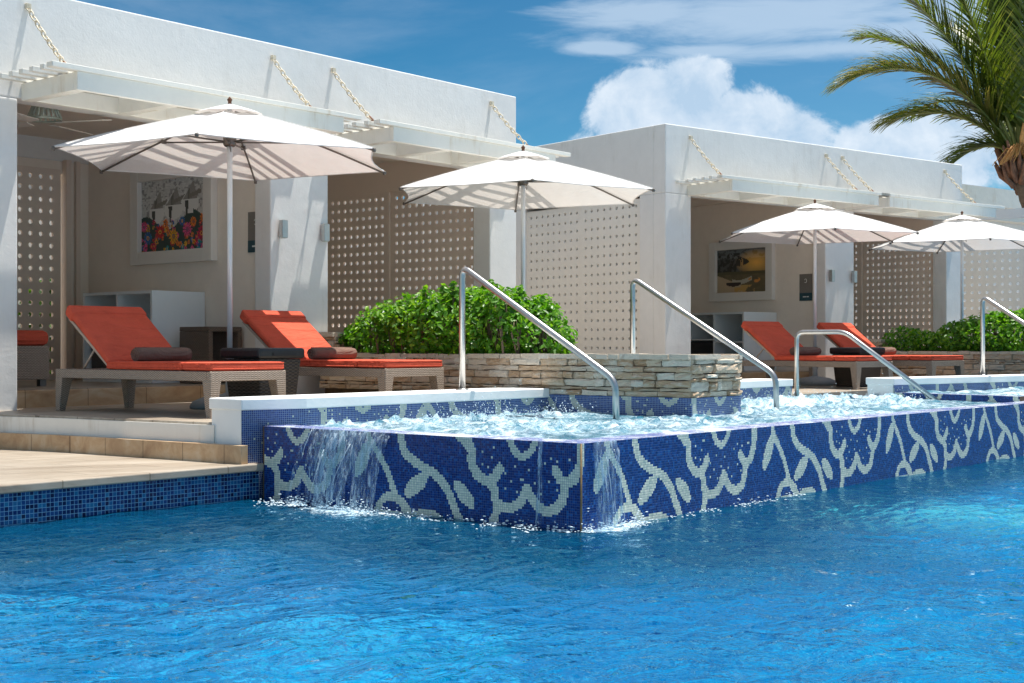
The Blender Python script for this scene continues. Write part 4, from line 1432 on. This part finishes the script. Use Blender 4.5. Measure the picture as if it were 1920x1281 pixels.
# ------------------------------------------------------------------ sun loungers
def lounger(loc, rz, label):
    """local x across (0..0.70), y from foot (0) to head (1.95)"""
    t = thing('sun_lounger', loc, rz, label, 'sun lounger', 'orange sun loungers beside the pool')
    W, L = .70, 1.95
    mb = MB()
    mb.box((0, 0, .262), (W, .05, .333)); mb.box((0, L - .05, .262), (W, L, .333)); mb.box((0, .05, .262), (.05, L - .05, .333)); mb.box((W - .05, .05, .262), (W, L - .05, .333))
    mb.box((.05, .05, .30), (W - .05, L - .05, .322))
    mb.build('frame', 'wicker', t, bevel=.006)
    for (x, y) in ((0, 0), (W, 0), (0, L), (W, L)):
        sx = 1 if x == 0 else -1; sy = 1 if y == 0 else -1
        mb = MB()
        def ring(wd, z): return [(x, y, z), (x + sx * wd, y, z), (x + sx * wd, y + sy * wd, z), (x, y + sy * wd, z)]
        vs = ring(.055, .0) + ring(.095, .264)
        f = [(0, 3, 2, 1), (4, 5, 6, 7), (0, 1, 5, 4), (1, 2, 6, 5), (2, 3, 7, 6), (3, 0, 4, 7)]
        if sx * sy < 0: f = [q[::-1] for q in f]
        mb.add(vs, f)
        mb.build('leg', 'wicker', t, bevel=.004)
    hy = 1.24
    # seat cushion with two sections
    for (y0, y1, nm) in ((.0, .34, 'foot_cushion'), (.34, hy + .04, 'seat_cushion')):
        mb = MB(); mb.box((.006, y0 + .002, .336), (W - .006, y1, .398)); o = mb.build(nm, 'orange_fabric', t, bevel=.024)
        o.modifiers['bevel'].segments = 3
        for p in o.data.polygons: p.use_smooth = True
    mb = MB()
    for (y0, y1) in ((.004, .338), (.342, hy + .036)):
        for zz in (.350, .390):
            c_ = [(.002 + .02, y0), (W - .022, y0), (W - .002, y0 + .02), (W - .002, y1 - .02), (W - .022, y1), (.022, y1), (.002, y1 - .02), (.002, y0 + .02)]
            mb.tube([(x_, y_, zz + random.uniform(-.001, .001)) for x_, y_ in c_], .0042, 5, closed=True)
    mb.build('piping', 'orange_fabric', t)
    top = (1.82, .80)
    dy, dzz = top[0] - hy, top[1] - .40
    l = math.hypot(dy, dzz); ny, nz = -dzz / l, dy / l
    mb = MB()
    a = (hy + .01, .352); b = (top[0], top[1] - .02)
    th = .062
    vs = []
    for x in (.006, W - .006):
        vs += [(x, a[0], a[1]), (x, b[0], b[1]), (x, b[0] + ny * th, b[1] + nz * th), (x, a[0] + ny * th, a[1] + nz * th)]
    mb.add(vs, [(0, 1, 2, 3), (7, 6, 5, 4), (0, 4, 5, 1), (1, 5, 6, 2), (2, 6, 7, 3), (3, 7, 4, 0)])
    bc = mb.build('back_cushion', 'orange_fabric', t, bevel=.024)
    bc.modifiers['bevel'].segments = 3
    for p in bc.data.polygons: p.use_smooth = True
    mb = MB()   # fold-over pocket at the top
    c0 = (a[0] + (b[0] - a[0]) * .86, a[1] + (b[1] - a[1]) * .86)
    vs = []
    for x in (.0, W):
        vs += [(x, c0[0] + .004, c0[1] - .02), (x, b[0] + .012, b[1] - .012), (x, b[0] + .012 + ny * (th + .012), b[1] + nz * (th + .012) + .004), (x, c0[0] + ny * (th + .010), c0[1] + nz * (th + .010))]
    mb.add(vs, [(0, 1, 2, 3), (7, 6, 5, 4), (0, 4, 5, 1), (1, 5, 6, 2), (2, 6, 7, 3), (3, 7, 4, 0)])
    o = mb.build('pocket', 'orange_fabric', bc, bevel=.02)
    # frame under the back
    for x in (.03, W - .06):
        mb = MB()
        mb.add([(x, hy - .02, .333), (x + .03, hy - .02, .333), (x + .03, b[0] - .03, b[1] - .045), (x, b[0] - .03, b[1] - .045),
                (x, hy + .02, .333), (x + .03, hy + .02, .333), (x + .03, b[0] + .0, b[1] - .052), (x, b[0] + .0, b[1] - .052)],
               [(0, 1, 2, 3), (7, 6, 5, 4), (0, 4, 5, 1), (1, 5, 6, 2), (2, 6, 7, 3), (3, 7, 4, 0)])
        mb.build('back_frame', 'frame_tan', t)
    for x in (.04, W - .04):
        mb = MB(); mb.tube([(x, 1.46, .50), (x, 1.62, .335)], .009, 6); mb.build('strut', 'frame_tan', t)
    return t


simple('frame_tan', (0.42, 0.34, 0.27), 0.5, 0.1, 12)


def towel(loc, rz, label, L=.50):
    mb = MB()
    seg = 9
    r = .052
    pts = [(-L / 2 + L * i / seg, 0, 0) for i in range(seg + 1)]
    rs = [r * (1 + random.uniform(-.05, .05)) for _ in pts]; rs[0] *= .93; rs[-1] *= .93
    mb.tube(pts, rs, 20)
    # spiral ridge at both ends
    for sx in (-1, 1):
        sp = [(sx * (L / 2 + .002), (r * .92 - .0045 * k * .38) * math.cos(k * .5), (r * .92 - .0045 * k * .38) * math.sin(k * .5)) for k in range(26)]
        mb.tube(sp, .0045, 5)
    mb.tube([(-L / 2 + .01, .01, r * .99), (L / 2 - .01, .012, r * 1.0)], .006, 6)
    o = mb.build('rolled_towel', 'towel', None)
    o.location = loc; o.rotation_euler = (0, 0, rz)
    return tag(o, label, 'towel', 'rolled brown towels on the loungers')


lounger((0.19, 3.40, DECK), 0, 'nearest orange cushioned wicker lounger at left, in front of the flower picture')
towel((0.55, 4.45, DECK + .398 + .05), 0, 'brown rolled towel on the nearest lounger at left')
lounger((1.94, 3.40, DECK), 0, 'orange cushioned lounger beside the near stone planter, right of the black lidded box')
towel((2.30, 4.40, DECK + .398 + .05), 0, 'brown rolled towel on the lounger beside the near stone planter')


def cam_pt(X, Y): return uv_from_cam(X, Y)


p = cam_pt(4.07, 16.37)
lounger((p[0], p[1], DECK), F2, 'far orange lounger in front of the sunset picture, behind the bent steel rail')
cs, sn = math.cos(F2), math.sin(F2)


def rel(p, x, y): return (p[0] + x * cs - y * sn, p[1] + x * sn + y * cs)


q = rel(p, .36, 1.06)
towel((q[0], q[1], DECK + .448), F2, 'brown rolled towel on the far lounger in front of the sunset picture')
p4 = rel(p, 1.50, 0)
lounger((p4[0], p4[1], DECK), F2, 'farthest orange lounger, next to the far bush planter')
q = rel(p4, .36, 1.02)
towel((q[0], q[1], DECK + .448), F2, 'brown rolled towel on the farthest lounger next to the far bush')


# ------------------------------------------------------------------ storage baskets with black lids
def basket(loc, rz, label, w=.46, l=.46, h=.50):
    t = thing('storage_basket', loc, rz, label, 'storage box', 'dark wicker storage boxes with black lids')
    mb = MB(); mb.box((.012, .012, 0), (w - .012, l - .012, h - .088), taper=.035)
    mb.build('basket_body', 'wicker_dark', t, bevel=.012)
    mb = MB(); mb.box((-.012, -.012, h - .086), (w + .012, l + .012, h)); mb.build('lid', 'lid_black', t, bevel=.022)
    mb = MB(); mb.box((w * .28, -.020, h - .062), (w * .80, -.0125, h - .040)); mb.build('handle', 'dark_void', t)


basket((1.07, 3.92, DECK), 0, 'dark wicker box with black lid between the two near orange loungers')
q = rel(p, .78, .55)
basket((q[0], q[1], DECK), F2, 'dark wicker box with black lid behind the legs of the far lounger', .50, .46, .50)
basket((4.55, 3.75, DECK), R(10), 'black box lid peeking over the near planter right of the bush', .6, .5, .47)


# ------------------------------------------------------------------ umbrellas
def umbrella(loc, rz, label):
    t = thing('patio_umbrella', loc, rz, label, 'umbrella', 'white patio umbrellas')
    Rr = 1.42
    # base
    mb = MB(); mb.lathe([(.001, .0), (.32, 0), (.325, .02), (.30, .06), (.20, .10), (.06, .12), (.045, .13), (.001, .13)], 32); mb.build('base', 'concrete_grey', t)
    mb = MB(); mb.lathe([(.001, .12), (.034, .12), (.034, .42), (.026, .43), (.001, .43)], 18); mb.build('base_sleeve', 'pole_white', t)
    mb = MB(); mb.tube([(0, 0, .40), (0, 0, 2.50)], .0225, 16); mb.build('pole', 'pole_white', t)
    mb = MB(); mb.lathe([(.001, 2.16), (.04, 2.16), (.055, 2.18), (.055, 2.24), (.04, 2.26), (.001, 2.26)], 16); mb.build('runner', 'rib_grey', t)
    mb = MB(); mb.lathe([(.001, 2.40), (.05, 2.40), (.05, 2.44), (.001, 2.44)], 16); mb.build('top_hub', 'rib_grey', t)
    mb = MB(); mb.lathe([(.001, 2.50), (.02, 2.50), (.014, 2.53), (.022, 2.55), (.001, 2.575)], 12); mb.build('finial', 'rust', t)
    zt, ze = 2.475, 2.055

    def surf(r, ang):
        """canvas height at radius fraction and angle within a panel"""
        k = ang % (math.pi / 3); m = 1 - abs(k - math.pi / 6) / (math.pi / 6)      # 0 on ribs, 1 mid panel
        f = (r)
        z = zt + (ze - zt) * (0.86 * f + 0.14 * f * f)
        z -= 0.020 * m * math.sin(math.pi * min(f, 1)) ** .8
        z -= 0.004 * m * f
        return z
    mb = MB(); nr, na = 14, 12
    vs = []
    for j in range(nr + 1):
        f = .12 + .88 * j / nr
        for i in range(6 * na):
            a = i * 2 * math.pi / (6 * na)
            k = a % (math.pi / 3)
            m = 1 - abs(k - math.pi / 6) / (math.pi / 6)
            chord = math.cos(math.pi / 6) / math.cos(k - math.pi / 6)
            scal = 1 - 0.045 * (m * (2 - m)) * f
            rad = Rr * f * chord * scal
            vs.append((rad * math.cos(a), rad * math.sin(a), surf(f, a)))
    fs = []
    N = 6 * na
    for j in range(nr):
        for i in range(N): fs.append((j * N + i, (j + 1) * N + i, (j + 1) * N + (i + 1) % N, j * N + (i + 1) % N))
    mb.add(vs, fs, 0, True)
    cn = mb.build('canopy', 'canvas', t)
    # seams and hem
    mb = MB()
    for i in range(6):
        a = i * math.pi / 3
        mb.tube([(Rr * f * math.cos(a), Rr * f * math.sin(a), surf(f, a) + .003) for f in np.linspace(.12, 1, 9)], .0035, 4)
    hem = [vs[nr * N + i] for i in range(N)]
    mb.tube([(x, y, z - .004) for x, y, z in hem], .005, 4, closed=True)
    mb.build('seam', 'canvas', cn)
    # vent cap
    mb = MB(); vs = []; 
    for j, f in enumerate((.02, .35, .7, 1.0)):
        for i in range(N):
            a = i * 2 * math.pi / N; k = a % (math.pi / 3); m = 1 - abs(k - math.pi / 6) / (math.pi / 6)
            chord = math.cos(math.pi / 6) / math.cos(k - math.pi / 6)
            z = 2.510 - .088 * f ** 1.25 + .014 * m * f * f - (.0 if j else -.006)
            vs.append((.30 * f * chord * math.cos(a), .30 * f * chord * math.sin(a), z))
    fs = []
    for j in range(3):
        for i in range(N): fs.append((j * N + i, (j + 1) * N + i, (j + 1) * N + (i + 1) % N, j * N + (i + 1) % N))
    mb.add(vs, fs, 0, True); mb.build('vent_cap', 'canvas', t)
    for i in range(6):
        a = i * math.pi / 3; ca, sa = math.cos(a), math.sin(a)
        mb = MB()
        mb.tube([(Rr * f * ca, Rr * f * sa, surf(f, a) - .018) for f in (.04, .35, .7, 1.0)] + [((Rr + .02) * ca, (Rr + .02) * sa, ze - .016)], .0085, 6)
        mb.lathe([(.001, -.02), (.014, -.018), (.014, .012), (.001, .016)], 8, c=((Rr + .005) * ca, (Rr + .005) * sa, ze - .014))
        rb = mb.build('rib', 'rib_grey', t)
        mb = MB()
        fj = .50
        mb.tube([(.05 * ca, .05 * sa, 2.20), (Rr * fj * ca, Rr * fj * sa, surf(fj, a) - .035)], .0075, 6)
        mb.box((Rr * fj * ca - .018, Rr * fj * sa - .018, surf(fj, a) - .045), (Rr * fj * ca + .018, Rr * fj * sa + .018, surf(fj, a) - .012))
        mb.build('strut', 'rib_grey', rb)
    # pull cord
    mb = MB(); mb.tube([(.05, 0, 2.18), (.12, .03, 2.10), (.14, .03, 2.14), (.09, .02, 2.22)], .003, 4); mb.build('cord', 'rib_grey', t)
    return t


UM = [(-.2035, 11.45, 221.5, 'nearest white umbrella over the two near orange loungers, at left'),
      (.0081, 14.2, 222.5, 'white umbrella behind the green bush and near steel rail'),
      (.2185, 18.3, 217.5, 'white umbrella over the far orange loungers, covering the sunset picture corner'),
      (.3246, 19.9, 217, 'white umbrella at the right edge behind the far bush')]
um0 = None
for i, (x, Y, a, lab) in enumerate(UM):
    u, v = cam_pt(x * Y, Y)
    if um0 is None: um0 = umbrella((u, v, DECK), R(a), lab); o = um0
    else: o = copy_tree(um0)
    o.location = (u, v, DECK); o.rotation_euler = (0, 0, R(a)); o['label'] = lab
    if i > 1: o.scale = (.95, .95, .955)


# ------------------------------------------------------------------ steel handrails
def bend(pts, r=.09, n=6):
    """round the corners of a polyline"""
    pts = [Vector(p) for p in pts]
    out = [pts[0]]
    for i in range(1, len(pts) - 1):
        a, b, c = pts[i - 1], pts[i], pts[i + 1]
        d1 = (a - b).normalized(); d2 = (c - b).normalized()
        p0 = b + d1 * r; p1 = b + d2 * r
        for k in range(n + 1):
            t_ = k / n
            out.append(p0 * (1 - t_) ** 2 + b * 2 * t_ * (1 - t_) + p1 * t_ ** 2)
    out.append(pts[-1])
    return out


def rail(loc, rz, pts, label, flange=True):
    t = thing('handrail', loc, rz, label, 'handrail', 'brushed steel pool handrails')
    mb = MB(); mb.tube(bend(pts), .025, 16); mb.build('rail_tube', 'rail_steel', t)
    if flange:
        mb = MB(); mb.lathe([(.001, .012), (.03, .012), (.05, .006), (.052, 0.0)], 20, c=(pts[0][0], pts[0][1], pts[0][2])); mb.build('flange', 'rail_steel', t)
    return t


rail((2.26, 2.86, CAP), 0, [(0, 0, 0), (0, 0, .985), (0, -1.49, .10), (0, -1.50, -.25)], 'nearest steel handrail rising in front of the green bush')
rail((4.65, 2.86, CAP), 0, [(0, 0, 0), (0, 0, .985), (0, -1.49, .10), (0, -1.50, -.25)], 'steel handrail right of the stone planter corner')
rail((7.47, 2.66, DECK), 0, [(0, 0, -.1), (0, 0, .665), (0, -.56, .665), (0, -1.62, -.08)], 'low steel handrail with flat top in front of the far loungers', flange=False)
cr = math.cos(F2); sr = math.sin(F2)
rail((7.61 + 1.93 * cr - .2 * sr, 1.62 + 1.93 * sr + .2 * cr, .672), F2, [(0, 0, 0), (0, 0, .90), (0, -1.5, -.02), (0, -1.52, -.3)], 'steel handrail at the right edge in front of the far bush')

# ------------------------------------------------------------------ far planter and bush
pl = (9.0, 1.9)
# along the far block's heading frame: planter between the bays
pp = rel((O2.x, O2.y), 3.55, -4.1)
planter((pp[0], pp[1], 0), F2, 0.75, 3.9, DECK - .02, 0.935, 'stacked stone planter beside the farthest lounger at the right edge', raised=(3.45, 3.85, 1.10), mos=False)
q = rel(pp, .38, 0)
L2 = []
for (y, top, hw) in [(0.3, .30, .40), (0.6, .42, .46), (0.95, .50, .5), (1.3, .52, .5), (1.65, .50, .5), (2.0, .45, .48), (2.3, .36, .44), (2.6, .24, .36), (2.85, .13, .3)]:
    L2.append((random.uniform(-.05, .05), y, 0.03 + top * .42, hw, .30, top * .60 + .02))
for (y, top) in ((3.05, .22), (3.3, .26)): L2.append((0, y, .10, .34, .28, top))
for k in range(26):
    y = random.uniform(.3, 2.5); L2.append((random.uniform(-.34, .34), y, .47 - abs(y - 1.1) * .13 + random.uniform(-.03, .06), random.uniform(.07, .16), random.uniform(.07, .16), random.uniform(.07, .14)))
bush((q[0], q[1], 0.93), F2, L2, 13000, 0.052, 'wide bright green bush in the far stone planter at the right edge', 'bushes in the stone planters', -.04)


# ------------------------------------------------------------------ coconut palm
def palm():
    X0, Y0 = 9.15, 25.0
    Q = 1.32
    u, v = uv_from_cam(X0, Y0)
    t = thing('coconut_palm', (u + .5, v - .45, DECK), 0, 'tall coconut palm with orange flower stalks at the right edge', 'palm tree')
    base = Vector((u + .5, v - .45, DECK))
    crown = Vector((u, v, 4.37))
    right = Vector((0.636, -0.772, 0)); fwd = Vector((0.772, 0.636, 0)); up = Vector((0, 0, 1))
    # trunk
    mb = MB(); pts = []; rs = []
    n = 40
    for i in range(n + 1):
        f = i / n
        p = Vector((0, 0, 0)).lerp(crown - base, f) + right * (0.22 * math.sin(math.pi * f))
        pts.append(p); rs.append((.24 - .03 * f) * (1 + .05 * (i % 2)) + (.09 * max(0, f - .88) / .12))
    mb.tube(pts, rs, 16)
    mb.build('trunk', 'bark', t)
    c = crown - base
    mb = MB()
    for k in range(44):   # old leaf bases
        a = random.uniform(0, 6.28); z = random.uniform(-.45, .05)
        d = Vector((math.cos(a), math.sin(a), 0))
        mb.tube([c + d * .14 + up * z * Q, c + d * .32 + up * (z + .1) * Q, c + d * .42 + up * (z + .26) * Q], [.06, .045, .02], 6)
    mb.build('leaf_base', 'palm_husk', t)

    def frond(tx, ty, dep, lift, Lf=1.0, droop=.45, brown=0.0, nleaf=70, ll=.62):
        """tip at tx (m right), ty (m up), dep (m away) from the crown"""
        tip = (right * tx + up * ty + fwd * dep) * Q
        ctrl = tip * .45 + up * lift * Q
        def P(f): return c + ctrl * (2 * f * (1 - f)) + tip * (f * f)
        mb = MB()
        N = 16
        mb.tube([P(i / N) for i in range(N + 1)], [.028 * (1 - i / N) + .005 for i in range(N + 1)], 6)
        fr = mb.build('frond_stem', 'palm_rachis', t)
        V = []; F = []; A = []
        for i in range(nleaf):
            f = .13 + .87 * (i + random.random() * .6) / nleaf
            p = P(min(f, 1)); d = (P(min(f + .02, 1.02)) - P(f - .02)).normalized()
            s = d.cross(up)
            if s.length < .15: s = d.cross(fwd)
            s.normalize(); nup = s.cross(d).normalized()
            ln = ll * (math.sin(math.pi * (0.12 + .80 * f)) ** .7) * random.uniform(.85, 1.12) * Lf * Q
            for sd in (-1, 1):
                ang = R(58 - 30 * f + random.uniform(-7, 7))
                dirv = (d * math.cos(ang) + s * sd * math.sin(ang) + nup * random.uniform(.05, .35)).normalized()
                w0 = .031
                b = len(V); ns = 5
                cur = p.copy(); dv = dirv.copy()
                wdir = nup.cross(dirv).normalized() * .35 + d * .8
                wdir.normalize()
                for k in range(ns + 1):
                    ww = w0 * (1 - (k / ns) ** 1.8) + .0015
                    V.append(cur - wdir * ww); V.append(cur + wdir * ww)
                    dv = (dv - up * droop * .30 * (k + 1) / ns * random.uniform(.8, 1.3)).normalized()
                    cur = cur + dv * ln / ns
                rv = min(1, max(0, random.gauss(.33, .18) + brown * random.random()))
                for k in range(ns):
                    F.append((b + 2 * k, b + 2 * k + 1, b + 2 * k + 3, b + 2 * k + 2)); A.append(min(1, rv + (.25 if k == ns - 1 and random.random() < .4 else 0)))
        npmesh('leaflet', np.array([tuple(x) for x in V]), np.array(F), 'palm_leaf', fr, attr={'rnd': A})
    # tips in metres relative to the crown (137 px = 1 m)
    frond(-2.34, 1.10, .2, 1.25, droop=.55, brown=.55, nleaf=170, ll=.95)
    frond(-1.95, 2.75, .3, .75, droop=.45, nleaf=165, ll=.95)
    frond(-1.35, 3.2, -.3, .45, droop=.3, nleaf=120, ll=.8)
    frond(-1.65, .60, .5, .70, droop=.65, brown=.3, nleaf=130, ll=.8)
    frond(-.85, -.05, .3, .45, droop=.55, nleaf=110, ll=.7)
    frond(.05, 3.3, .1, .3, droop=.22, nleaf=120, ll=.7)
    frond(.45, 3.1, .4, .4, droop=.25, nleaf=80, ll=.6)
    frond(-.35, 3.0, .9, .5, droop=.25, nleaf=70, ll=.5)
    frond(-.55, 2.2, 1.6, .8, droop=.4, nleaf=60)
    frond(.25, 2.9, -.5, .3, droop=.3, nleaf=120, ll=.7)
    frond(-.15, 3.4, .2, .2, droop=.3, nleaf=130, ll=.65)
    frond(-1.9, 1.9, 1.0, .9, droop=.5, nleaf=120, ll=.8)
    frond(1.6, 2.4, .2, .8, droop=.4, nleaf=60)
    frond(2.4, 1.0, .3, 1.0, droop=.5, nleaf=60)
    frond(1.9, .1, -.4, .8, droop=.5, nleaf=55)
    frond(.5, .5, 2.3, 1.1, droop=.5, nleaf=55)
    frond(-1.0, .9, 2.0, 1.0, droop=.5, nleaf=55)
    frond(.6, .6, -2.2, 1.1, droop=.5, nleaf=55)
    # flower stalks
    for k in range(3):
        mb = MB()
        bx = c + right * random.uniform(-.15, .15) - fwd * .2 + up * .05
        for j in range(18):
            a = random.uniform(-1.4, 1.4); l = random.uniform(.4, .82)
            e = bx + right * math.sin(a) * l * .8 + up * (.18 + math.cos(a) * l * .15 - l * .55) - fwd * random.uniform(.1, .3)
            m = (bx + e) / 2 + up * .22
            mb.tube([bx + up * .05, m, e], [.012, .010, .006], 5)
        mb.tube([bx, bx + up * .30 - fwd * .1, bx + up * .62 - fwd * .12], [.03, .075, .010], 8)
        mb.build('flower_stalk', 'palm_flower', t)
    return t


palm()

# ------------------------------------------------------------------ building behind the far block, hedge behind
u, v = uv_from_cam(9.75, 29.0)
t = thing('tiled_roof_building', (u, v, DECK), F2, 'low white building with brown tiled roof behind the palm', 'building')
mb = MB(); mb.box((-1.0, 0, 0), (9, 6, 3.39)); mb.build('wall', 'plaster', t)
mb = MB(); mb.box((-1.35, -.45, 3.40), (9.3, 6.4, 3.78)); mb.box((-1.2, -.30, 3.15), (9.2, -.01, 3.395)); mb.build('fascia', 'painted_wood', t)
mb = MB(); mb.add([(-1.2, -.3, 3.785), (9.2, -.3, 3.785), (9.2, 6.2, 3.785), (-1.2, 6.2, 3.785), (1.2, 3, 4.25), (7, 3, 4.25)], [(0, 1, 5, 4), (1, 2, 5), (2, 3, 4, 5), (3, 0, 4)]); mb.build('roof', 'roof_tile', t)

t = thing('garden_wall', (-7, 10.4, DECK - .2), 0, 'white garden wall glimpsed through the holes behind the near cabana', 'wall')
mb = MB(); mb.box((0, 0, 0), (23, .2, 2.9)); mb.build('wall_body', 'plaster', t)
mb = MB(); mb.box((-.04, -.04, 2.902), (23.04, .24, 2.97)); mb.build('wall_cap', 'plaster_cap', t)
u, v = uv_from_cam(7.42, 23.2)
hd = math.atan2(-0.772 * .75 - 0.636 * .66, 0.636 * .75 - 0.772 * .66)
t = thing('screen_wall', (u, v, DECK), hd, 'pale perforated screen wall behind the right edge umbrella and bush', 'screen')
for k in range(3):
    perforated('perforated_screen', t, (.06 + k * 1.27, 0, .03), (1, 0, 0), 9, 18, .128, .026, 'screen_pale', .035, .03)
for k in range(4):
    mb = MB(); mb.box((k * 1.27 - .002, -.03, 0), (k * 1.27 + .055, .06, 2.6)); mb.build('post', 'screen_pale', t)
mb = MB(); mb.box((-.01, -.04, 2.602), (3.9, .08, 2.75)); mb.build('top_rail', 'plaster', t)

for i, (x, y, L) in enumerate(((2.6, 9.75, 5.2), (8.4, 9.7, 4.5))):
    t = thing('hedge', (x, y, DECK), 0, ['green hedge behind the middle of the near cabana block', 'green hedge behind the gap between the cabana blocks'][i], 'hedge', 'hedges behind the cabanas')
    mb = MB()
    for k in range(int(L / .6)): mb.tube([(k * .6 + .2, 0, 0), (k * .6 + .25, .05, .8), (k * .6 + .1, .1, 1.3)], [.03, .02, .01], 5)
    mb.build('stem', 'bark', t)
    leaf_cloud('foliage', [(k * .6 + .3, random.uniform(-.1, .1), .55, .4, .35, .75 + random.uniform(-.15, .15)) for k in range(int(L / .6))], int(L * 900), .11, 'hedge_leaf', t, zmin=0.0)


# ------------------------------------------------------------------ falling water and splashes
def ribbon_fall(name, starts, dirv, width_dir, label, spread, reach, seed, z_end=0.02):
    rr = random.Random(seed)
    mb = MB()
    for (s, w_, ln) in starts:
        n = 12
        sway = rr.uniform(-spread, spread)
        v0 = rr.uniform(.35, 1.0) * reach
        base = len(mb.v)
        ztop = RIM + .004
        zb = z_end + (1 - ln) * RIM
        for i in range(n + 1):
            f = i / n
            z = ztop - (ztop - zb) * f * f * .35 - (ztop - zb) * .65 * f
            out = .004 + v0 * f ** .8
            c_ = Vector((0, 0, z)) + Vector(width_dir) * (s + sway * f + rr.uniform(-.006, .006)) + Vector(dirv) * (out + rr.uniform(0, .006))
            ww = w_ * (1 - .55 * f) * (1 if 0 < i < n else .6)
            for q in (-1, -.33, .33, 1):
                mb.v.append(tuple(c_ + Vector(width_dir) * ww * q + Vector(dirv) * ((1 - q * q) * .012 + rr.uniform(0, .004))))
        for i in range(n):
            for q in range(3):
                mb.f.append((base + i * 4 + q, base + i * 4 + q + 1, base + i * 4 + q + 5, base + i * 4 + q + 4)); mb.m.append(0); mb.sm.append(True)
    o = mb.build(name, 'splash_water', None)
    mb = MB()
    for k in range(max(2, len(starts) // 5)):
        s, w_, ln = rr.choice(starts)
        v0 = rr.uniform(.5, 1.25) * reach; sway = rr.uniform(-spread, spread) * 1.3
        a0 = rr.uniform(0, .45); a1 = min(1, a0 + rr.uniform(.25, .55))
        pts_ = []
        for i in range(9):
            f = a0 + (a1 - a0) * i / 8
            pts_.append(Vector((0, 0, RIM + .004 - (RIM - .02) * (f * f * .35 + .65 * f))) + Vector(width_dir) * (s + sway * f + rr.uniform(-.003, .003)) + Vector(dirv) * (.012 + v0 * f ** .8))
        mb.tube(pts_, [rr.uniform(.0006, .0019) for _ in range(9)], 5)
    mb.build('white_strand', 'foam', o)
    return tag(o, label, 'waterfall')


r1 = random.Random(3)
st = [(r1.uniform(1.50, 2.12), r1.uniform(.012, .05), 1.0) for _ in range(26)] + [(1.5 + .09 * k, .085, r1.uniform(.7, 1)) for k in range(7)]
ribbon_fall('waterfall', st, (-1, 0, 0), (0, 1, 0), 'clear sheet of water spilling over the left end of the near hot tub', .10, .17, 4)
st = [(r1.uniform(.10, .30), r1.uniform(.008, .025), 1.0) for _ in range(20)]
ribbon_fall('waterfall', st, (0, -1, 0), (1, 0, 0), 'thin stream of water falling just right of the hot tub corner', .05, .07, 5)
st = [(r1.uniform(.22, .30), r1.uniform(.004, .010), 1.0) for _ in range(5)]
ribbon_fall('waterfall', st, (-1, 0, 0), (0, 1, 0), 'single trickle just left of the hot tub corner', .03, .03, 6)


def droplets(name, pts, label, matn='foam'):
    """many small blobs of foam / drops as one mesh"""
    ico = np.array([(0, 0, 1), (.89, 0, .45), (.28, .85, .45), (-.72, .53, .45), (-.72, -.53, .45), (.28, -.85, .45), (.72, .53, -.45), (-.28, .85, -.45), (-.89, 0, -.45), (-.28, -.85, -.45), (.72, -.53, -.45), (0, 0, -1)])
    fc = np.array([(0, 1, 2), (0, 2, 3), (0, 3, 4), (0, 4, 5), (0, 5, 1), (1, 6, 2), (2, 7, 3), (3, 8, 4), (4, 9, 5), (5, 10, 1), (6, 7, 2), (7, 8, 3), (8, 9, 4), (9, 10, 5), (10, 6, 1), (11, 7, 6), (11, 8, 7), (11, 9, 8), (11, 10, 9), (11, 6, 10)])
    pts = np.asarray(pts)
    n = len(pts)
    V = (pts[:, None, :3] + ico[None] * pts[:, None, 3:6]).reshape(-1, 3)
    F = (fc[None] + (np.arange(n) * 12)[:, None, None]).reshape(-1, 3)
    o = npmesh(name, V, F, matn, smooth=True)
    return tag(o, label, kind='stuff')


pts = []
# along the foot of the left end face
for _ in range(3800):
    v_ = rng.uniform(1.35, 2.3) if rng.random() < .6 else rng.uniform(0.0, 2.4)
    d_ = abs(rng.normal(0, .10)) + .02
    s_ = rng.uniform(.0015, .0055)
    k = vnoise(np.array([v_ * 9]), np.array([d_ * 22]), 3)[0]
    if k < .5: continue
    pts.append((-d_, v_, 0.004 + (rng.exponential(.018) if rng.random() < .3 else 0), s_ * rng.uniform(1, 2.5), s_ * rng.uniform(1, 2.5), s_ * .8))
for _ in range(1700):
    u_ = rng.uniform(-.05, .55) if rng.random() < .75 else rng.uniform(0, 2.5)
    d_ = abs(rng.normal(0, .05)) + .015
    s_ = rng.uniform(.0015, .005)
    if vnoise(np.array([u_ * 12]), np.array([d_ * 25]), 8)[0] < .45: continue
    pts.append((u_, -d_, 0.004 + (rng.exponential(.018) if rng.random() < .3 else 0), s_ * rng.uniform(1, 3), s_ * rng.uniform(1, 2.5), s_ * .7))
droplets('pool_foam', pts, 'white foam and drops where water falls into the pool')
pts = []
for (x, y, r, k) in [(1.15, 1.9, .45, 260), (2.0, 2.25, .35, 220), (2.6, 2.15, .25, 120), (5.3, 1.6, .5, 200), (6.2, 1.9, .5, 200), (5.9, 1.0, .4, 150), (7.0, 1.3, .3, 80), (.9, 1.0, .5, 120)]:
    for _ in range(k):
        a = rng.normal(0, r * .5, 2); s_ = rng.uniform(.0012, .0045)
        z = SPA + .03 + rng.exponential(.035)
        if x + a[0] < .1 or y + a[1] > 2.55: continue
        pts.append((x + a[0], y + a[1], z, s_, s_, s_ * 1.3))
droplets('spa_spray', pts, 'white spray thrown up by the bubbling hot tub')
